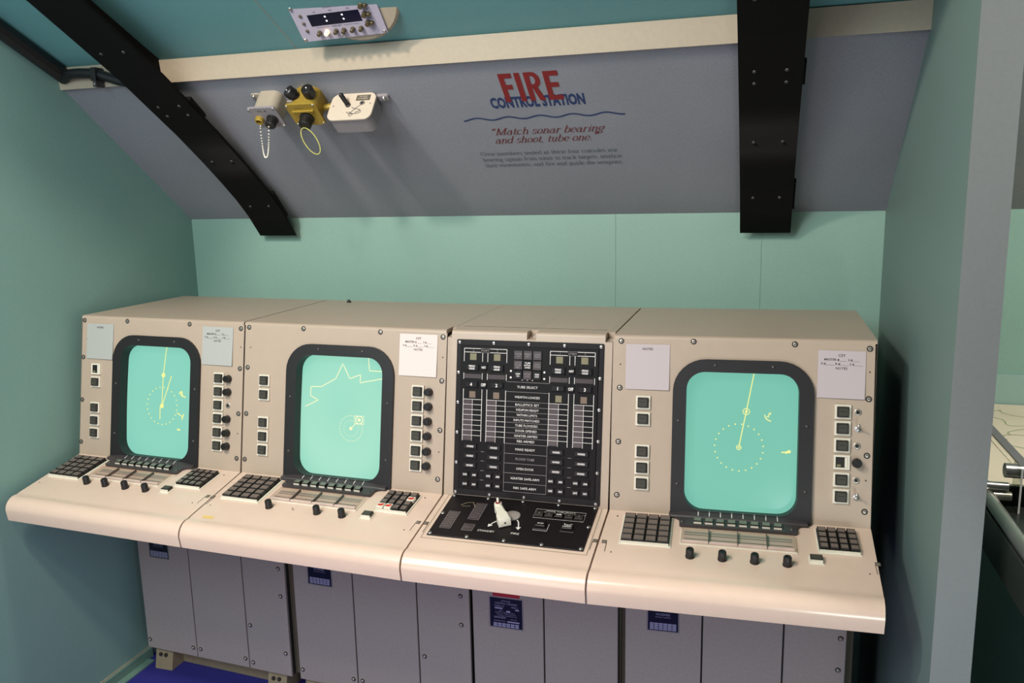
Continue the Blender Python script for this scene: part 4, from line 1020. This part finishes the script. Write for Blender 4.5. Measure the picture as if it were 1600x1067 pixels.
# --- grey plug box with a bead chain
t = thing('plug_box', 'grey plug box with a bead chain on the sloping panel, nearest the left rib', 'plug box', tuple(SF @ Vector((0.766, 0.69, 0))))
mb = MB(); mb.rr(0.722, 0.648, 0.812, 0.735, 0.026, 0, 0.076, M['greybox'], seg=6); body = mb.build('can_body', t, SF)
mb = MB(); mb.rr(0.7115, 0.6455, 0.8190, 0.7425, 0.010, 0.076, 0.083, M['shadedbox'], ch=0.0015, seg=4); mb.text('P3-A', 0.766, 0.7265, 0.0834, 0.009, M['ink'], w=0.034); mb.text('FIRING KEY', 0.766, 0.653, 0.0834, 0.0042, M['white'], w=0.05); pl = mb.build('face_plate', t, SF)  # plate coloured darker than the can for the shade of facing down
for s, u in ((0.719, 0.735), (0.811, 0.735), (0.719, 0.653), (0.811, 0.653)):
    mb = MB(); mb.dome((0, 0), 0.0042, 0.003, 0, M['steel'], 10, 3); mb.build('plate_screw', pl, SF @ T(s, u, 0.083))
mb = MB(); mb.lathe((0.738, 0.690), [(0.0155, 0.083), (0.0155, 0.094), (0.0120, 0.098), (0.0095, 0.098), (0.0095, 0.086)], M['brass'], 18, close=False); mb.disc((0.738, 0.690), 0.0105, 0.087, M['key_side'], 14); mb.build('brass_socket', t, SF)
mb = MB(); mb.lathe((0.786, 0.688), [(0.0205, 0.083), (0.0205, 0.090), (0.0185, 0.091), (0.0185, 0.112), (0.015, 0.116), (0.006, 0.116)], M['knob'], 20); mb.build('black_plug', t, SF)
mb = MB(); mb.rr(0.692, 0.705, 0.730, 0.727, 0.008, 0, 0.006, M['greybox'], seg=3); mb.dome((0.702, 0.716), 0.0075, 0.006, 0.006, M['steel'], 10, 3); mb.build('mounting_ear', t, SF)
mb = MB(); mb.rr(0.800, 0.660, 0.830, 0.684, 0.008, 0, 0.006, M['greybox'], seg=3); mb.dome((0.822, 0.672), 0.006, 0.005, 0.006, M['steel'], 10, 3); mb.build('mounting_ear', t, SF)
p0 = SF @ Vector((0.781, 0.687, 0.117)); p1 = SF @ Vector((0.712, 0.644, 0.082)); n_ = 46; mb = MB()
for i in range(n_ + 1):
    u = i / n_; p = p0.lerp(p1, u); sag = 0.100 * (1 - abs(2 * u - 1) ** 3.0); p = p + Vector((0, -0.004 * math.sin(PI * u), -sag)); mb.ball(p, 0.0029, M['cream'], 6, 4)
mb.build('bead_chain', t)

# --- yellow brass plug box
t = thing('plug_box', 'yellow brass plug box with three black plugs between the grey and cream boxes', 'plug box', tuple(SF @ Vector((0.914, 0.695, 0))))
mb = MB(); mb.rr(0.869, 0.650, 0.962, 0.742, 0.026, 0, 0.074, M['brass'], seg=6); mb.build('can_body', t, SF)
mb = MB(); mb.rr(0.8585, 0.6455, 0.9710, 0.7470, 0.012, 0.074, 0.081, M['brass'], ch=0.0015, seg=4); mb.box(0.876, 0.7115, 0.081, 0.955, 0.7185, 0.087, M['brass'], ch=0.001); mb.text('OUTPUT', 0.905, 0.7275, 0.0814, 0.0075, M['gap'], w=0.036); pl = mb.build('face_plate', t, SF)
for s, u in ((0.866, 0.739), (0.963, 0.739), (0.866, 0.654), (0.963, 0.654)):
    mb = MB(); mb.dome((0, 0), 0.0045, 0.003, 0, M['steel'], 10, 3); mb.build('plate_screw', pl, SF @ T(s, u, 0.081))
mb = MB(); mb.lathe((0.9155, 0.683), [(0.025, 0.081), (0.025, 0.088), (0.022, 0.090), (0.022, 0.114), (0.018, 0.118), (0.007, 0.118)], M['knob'], 20); mb.build('black_plug', t, SF)
for (s, ang) in ((0.890, 28), (0.944, -4)):
    B = SF @ T(s, 0.738, 0.040) @ Matrix.Rotation(math.radians(ang), 4, 'Z') @ Matrix.Rotation(-PI / 2, 4, 'X')
    mb = MB(); mb.lathe((0, 0), [(0.0165, 0), (0.0165, 0.010), (0.0205, 0.012), (0.0205, 0.034), (0.017, 0.038), (0.006, 0.038)], M['knob'], 18); mb.dome((0, 0), 0.004, 0.004, 0.038, M['steel'], 8, 3); mb.build('black_plug', t, B)
mb = MB(); mb.tube([SF @ Vector(p) for p in ((0.955, 0.672, 0.03), (0.985, 0.672, 0.026), (1.005, 0.676, 0.018))], 0.011, M['brass'], 10); mb.build('pipe_stub', t)
p0 = SF @ Vector((0.911, 0.676, 0.119)); mb = MB(); L = []
for i in range(41):
    a = 2 * PI * i / 40; L.append(p0 + Vector((0.028 * math.sin(a) * 0.75 + 0.05 * (1 - math.cos(a)) / 2, -0.012 * (1 - math.cos(a)) / 2 + 0.01 * math.sin(a), -0.044 * (1 - math.cos(a)))))
mb.tube(L, 0.0018, M['olive'] if False else mat('yellow green cord', (186, 182, 96), 0.5), 6); mb.build('cord_loop', t)

# --- cream jack box
LC = frame(tuple(SF @ Vector((0, 0.70, 0))), (1, 0, 0), tuple((SF.to_3x3() @ Vector((0, 0, -1)))))
t = thing('jack_box', 'cream rounded jack box with a scribble on its lid, rightmost of the three wall boxes', 'jack box', tuple(LC @ Vector((1.08, -0.055, -0.03))))
mb = MB(); mb.rr(1.003, -0.110, 1.158, -0.002, 0.024, -0.066, -0.006, M['shadedbox'], seg=6); mb.build('case', t, LC)  # case coloured darker than the lid for the shade on its downturned side
mb = MB(); mb.rr(1.000, -0.113, 1.161, 0.0, 0.026, -0.006, 0.0, M['creambox'], ch=0.0015, seg=6); ld = mb.build('lid', t, LC)
mb = MB(); mb.box(1.091, -0.0345, 0, 1.141, -0.0115, 0.001, M['gap']); mb.text('SOUND', 1.116, -0.0185, 0.0013, 0.006, M['creambox'], w=0.03); mb.text('POWERED', 1.116, -0.0275, 0.0013, 0.006, M['creambox'], w=0.038); mb.build('label_plate', ld, LC)
mb = MB(); mb.line([(1.122, -0.046), (1.108, -0.058), (1.090, -0.078), (1.080, -0.095), (1.086, -0.102), (1.094, -0.094), (1.084, -0.084), (1.068, -0.083), (1.078, -0.090), (1.110, -0.090), (1.122, -0.084), (1.116, -0.078), (1.100, -0.086)], 0.0022, 0.0006, M['ink']); mb.line([(1.083, -0.062), (1.092, -0.068), (1.110, -0.072), (1.120, -0.078)], 0.0022, 0.0007, M['ink']); mb.build('pen_scribble', ld, LC)
mb = MB(); mb.lathe((1.118, -0.047), [(0.0085, 0), (0.0085, 0.003), (0.0045, 0.003), (0.0045, 0.0005)], M['steel'], 14, close=False); mb.disc((1.118, -0.047), 0.005, 0.0008, M['key_side']); mb.build('jack_socket', ld, LC)
mb = MB(); mb.lathe((1.068, -0.053), [(0.009, 0), (0.009, 0.004), (0.006, 0.006)], M['ring'], 12); mb.tube([LC.inverted() @ (LC @ Vector(p)) for p in ((1.067, -0.052, 0.004), (1.060, -0.045, 0.016), (1.052, -0.036, 0.030))], 0.0078, M['knob'], 10); mb.ball((1.052, -0.036, 0.030), 0.0085, M['knob'], 10, 6); mb.build('toggle_lever', ld, LC)
for s, v in ((1.014, -0.054), (1.147, -0.050)):
    mb = MB(); mb.dome((s, v), 0.0035, 0.002, 0, M['screw'], 10, 3); mb.build('lid_screw', ld, LC)
mb = MB(); mb.rr(1.150, 0.668, 1.195, 0.690, 0.008, 0, 0.012, M['shadedbox'], seg=3); mb.dome((1.180, 0.681), 0.009, 0.009, 0.012, M['steel'], 12, 3); mb.build('mounting_ear', t, SF)

# --- local time clock panel above the trim
CF = frame((1.012, 0.10, 2.065), (1, 0.0, 0.025), (0.10, -0.69, 0.72)) @ Matrix.Diagonal((0.998, 0.97, 0.99, 1))
t = thing('clock_panel', 'lavender local time clock panel with dark display above the cream trim', 'clock', tuple(CF @ Vector((0.14, 0.06, 0))))
w, h = 0.286, 0.128
mb = MB(); mb.rr(0, 0, w, h, 0.004, -0.006, 0, M['clockface'], ch=0.001, seg=3); fp2 = mb.build('face_plate', t, CF)
mb = MB(); mb.lathe((0.205, 0.125), [(0.150, -0.10), (0.150, -0.012), (0.142, -0.006)], M['trim'], 36); mb.build('round_housing', t, CF)
mb = MB(); mb.quad(0.050, 0.0515, 0.221, 0.0905, 0.0006, M['display']); ds = mb.build('display', t, CF)
mb = MB()
for s in (0.107, 0.164):
    for v in (0.080, 0.0655): mb.disc((s, v), 0.0030, 0.0009, M['lit'], 10)
mb.build('colon_dots', ds, CF)
mb = MB(); dk_ = M['ink']
mb.text('LOCAL TIME', 0.1375, 0.1120, 0.0006, 0.0078, dk_, w=0.050); mb.text('HR', 0.078, 0.0985, 0.0006, 0.0050, dk_); mb.text('MIN', 0.132, 0.0985, 0.0006, 0.0050, dk_); mb.text('SEC', 0.190, 0.0985, 0.0006, 0.0050, dk_)
mb.text('TIME SET', 0.131, 0.0450, 0.0006, 0.0055, dk_, w=0.034); mb.quad(0.064, 0.0447, 0.108, 0.0456, 0.0006, dk_); mb.quad(0.156, 0.0447, 0.206, 0.0456, 0.0006, dk_)
mb.line([(0.139 + 0.006 * math.cos(2 * PI * i / 16), 0.1255 + 0.006 * math.sin(2 * PI * i / 16)) for i in range(16)], 0.0014, 0.0006, dk_, closed=True)
mb.text('POWER', 0.243, 0.119, 0.0006, 0.0045, dk_); mb.text('DIM', 0.246, 0.0885, 0.0006, 0.0045, dk_); mb.text('RESET', 0.246, 0.0585, 0.0006, 0.0045, dk_)
mb.build('lettering', fp2, CF)
for i, s in enumerate((0.0675, 0.093, 0.1235, 0.150, 0.180, 0.208)):
    mb = MB(); mb.lathe((0, 0), [(0.0075, 0), (0.0075, 0.004), (0.0062, 0.005), (0.0062, 0.015), (0.005, 0.0165)], M['amber'] if i == 1 else M['olivebtn'], 14)
    o = mb.build('set_button', t, CF @ T(s, 0.0285))
    if i == 1: o['label'] = 'small lit amber button'
for v in (0.1045, 0.0745, 0.0445):
    mb = MB(); mb.lathe((0, 0), [(0.0088, 0), (0.0088, 0.006), (0.0072, 0.008), (0.0072, 0.016)], M['olivebtn'], 14); mb.lathe((0.0130, -0.001), [(0.006, 0), (0.006, 0.010), (0.0045, 0.012)], M['olivebtn'], 12); mb.build('side_button', t, CF @ T(0.2375, v))
for v in (0.0905, 0.0645, 0.0385):
    mb = MB(); mb.lathe((0.0285, v), [(0.0052, 0), (0.0052, 0.003), (0.003, 0.0045)], M['gap'], 12); mb.build('signal_lamp', t, CF)
mb = MB(); mb.lathe((0.1435, 0.0145), [(0.004, 0), (0.004, 0.003), (0.002, 0.004), (0.002, 0.016), (0.0014, 0.018)], M['steel'], 10); mb.build('toggle_switch', t, CF)
for s, v in ((0.008, 0.119), (0.278, 0.119), (0.0085, 0.009), (0.277, 0.009)):
    mb = MB(); mb.lathe((s, v), [(0.0058, 0), (0.0058, 0.004), (0.0045, 0.0055)], M['steel'], 12); mb.build('corner_screw', t, CF)

# ------------------------------------------------------------------ plotting table beyond the partition
t = thing('plotting_table', 'dark plotting table with steel rails beyond the grey partition', 'table', (3.5, 0.0, FZ))
mb = MB(); mb.box(2.965, -0.030, 0.70, 4.2, 0.835, 0.84, M['table'], top=M['chart'], ch=0.003); mb.build('table_top', t)
mb = MB(); mb.box(2.965, -1.25, 0.69, 4.2, -0.032, 0.79, M['table'], ch=0.004); mb.build('front_tray', t)
mb = MB(); mb.box(2.94, -1.25, 0.70, 2.963, 0.10, 0.80, M['table'], ch=0.003); mb.build('side_apron', t)
mb = MB(); mb.tube([(2.952, -1.25, 0.822), (2.952, -0.60, 0.822), (2.952, -0.06, 0.822)], 0.016, M['steel'], 14); mb.build('side_rail', t)
mb = MB(); mb.tube([(2.99, -0.045, 0.886), (4.2, -0.045, 0.886)], 0.0185, M['steel'], 14); mb.build('cross_rail', t)
mb = MB(); mb.tube([(2.93, -0.05, 0.845), (3.00, -0.05, 0.845)], 0.011, M['steel'], 12); mb.tube([(2.93, -0.05, 0.820), (3.008, -0.05, 0.820)], 0.012, M['screw'], 12); mb.build('rail_bracket', t)
mb = MB(); mb.box(3.016, -0.085, 0.79, 3.019, -0.02, 0.905, M['acrylic_thin']); mb.box(3.0155, -0.0875, 0.79, 3.0195, -0.085, 0.905, M['white']); mb.build('clear_guard', t)
mb = MB(); mb.box(3.08, -1.15, FZ, 4.15, 0.78, 0.69, M['wall']); mb.build('pedestal', t)
mb = MB(); mb.box(2.97, 0.836, 0.84, 4.25, 0.846, 0.945, M['band']); struct(mb, 'trim_4')
ch = MB(); ch.box(3.06, 0.02, 0.8405, 4.1, 0.83, 0.8418, M['chart'])
for i in range(5):
    ch.line([(3.10 + 0.02 * j + 0.03 * math.sin(j * 0.9 + i), 0.70 - 0.1 * i + 0.05 * math.sin(j * 0.6 + i * 2)) for j in range(45)], 0.004, 0.8424, M['olive_line'])
o = ch.build('chart_sheet'); tag(o, 'pale paper chart lying on the plotting table', 'chart')
mb = MB(); mb.box(3.075, 0.0, 0.0, 3.10, 0.62, 0.003, M['ruler']); o = mb.build('chart_ruler', None, T(0, 0.05, 0.8428)); tag(o, 'grey straight edge lying across the paper chart', 'ruler')

# ------------------------------------------------------------------ lights
def area(name, loc, target, size, power, col, spread=180):
    l = bpy.data.lights.new(name, 'AREA'); l.shape = 'DISK'; l.size = size * S; l.energy = power * S * S; l.color = col
    l.spread = math.radians(spread)
    o = bpy.data.objects.new(name, l); COL.objects.link(o)
    d = Vector(target) - Vector(loc); q = d.to_track_quat('-Z', 'Y'); m = q.to_matrix().to_4x4(); m.translation = Vector(loc); o.matrix_world = m
    return o
def spot(name, loc, target, power, col, ang, blend, rad):
    l = bpy.data.lights.new(name, 'SPOT'); l.energy = power * S * S; l.color = col; l.spot_size = math.radians(ang); l.spot_blend = blend; l.shadow_soft_size = rad * S
    o = bpy.data.objects.new(name, l); COL.objects.link(o)
    d = Vector(target) - Vector(loc); q = d.to_track_quat('-Z', 'Y'); m = q.to_matrix().to_4x4(); m.translation = Vector(loc); o.matrix_world = m
    return o
spot('key_lamp', (0.70, -1.75, 2.95), (1.5, 0.2, 1.0), 165, (1.0, 0.86, 0.74), 115, 0.6, 0.10)
spot('second_lamp', (1.55, -2.3, 3.0), (1.9, 0.0, 0.9), 98, (1.0, 0.87, 0.77), 90, 0.8, 0.14)
area('soft_fill', (0.7, -2.6, 2.5), (1.2, 0.6, 1.4), 1.5, 52, (0.76, 0.93, 1.0))
area('side_room_lamp', (3.6, -0.3, 2.4), (3.6, 0.3, 0.8), 0.6, 95, (1.0, 0.96, 0.90))
area('low_cabinet_fill', (1.3, -2.0, 0.5), (1.3, 0.2, 0.15), 1.2, 11, (1.0, 0.86, 0.94))  # unseen fill added to brighten the lower cabinets, no fixture there

area('side_low_fill', (3.0, -1.9, 0.25), (3.15, 0.0, 0.15), 0.5, 9, (0.9, 1.0, 0.98))  # added below table height to lighten the pedestal, no real lamp there
w = bpy.data.worlds.new('world'); scene.world = w; w.use_nodes = True
bg = w.node_tree.nodes['Background']; bg.inputs[0].default_value = (0.55, 0.68, 0.72, 1); bg.inputs[1].default_value = 0.05

# ------------------------------------------------------------------ camera
cam = bpy.data.cameras.new('camera'); cam.sensor_fit = 'HORIZONTAL'; cam.sensor_width = 36.0
cam.lens = 1289.79 * 36.0 / 1600.0; cam.clip_start = 0.05
co = bpy.data.objects.new('camera', cam); COL.objects.link(co); scene.camera = co
yaw, pitch, roll = 0.29730, -0.18085, -0.02147
fw = Vector((-math.sin(yaw) * math.cos(pitch), math.cos(yaw) * math.cos(pitch), math.sin(pitch))); rt = Vector((math.cos(yaw), math.sin(yaw), 0)); upv = rt.cross(fw)
r2 = rt * math.cos(roll) + upv * math.sin(roll); u2 = upv * math.cos(roll) - rt * math.sin(roll)
m = Matrix((r2, u2, -fw)).transposed().to_4x4(); m.translation = Vector((2.39531, -2.28636, 1.59999)); co.matrix_world = m

# ------------------------------------------------------------------ model units -> metres, floor at z = 0
for me in {o.data for o in bpy.data.objects if o.type == 'MESH'}:
    me.transform(Matrix.Scale(S, 4)); me.update()
for o in bpy.data.objects:
    if o.parent is None: o.location = Vector((o.location.x, o.location.y, o.location.z + ZF)) * S
    else: o.location = o.location * S

scene.view_settings.view_transform = 'Standard'
scene.view_settings.look = 'None'
scene.view_settings.exposure = 0.0
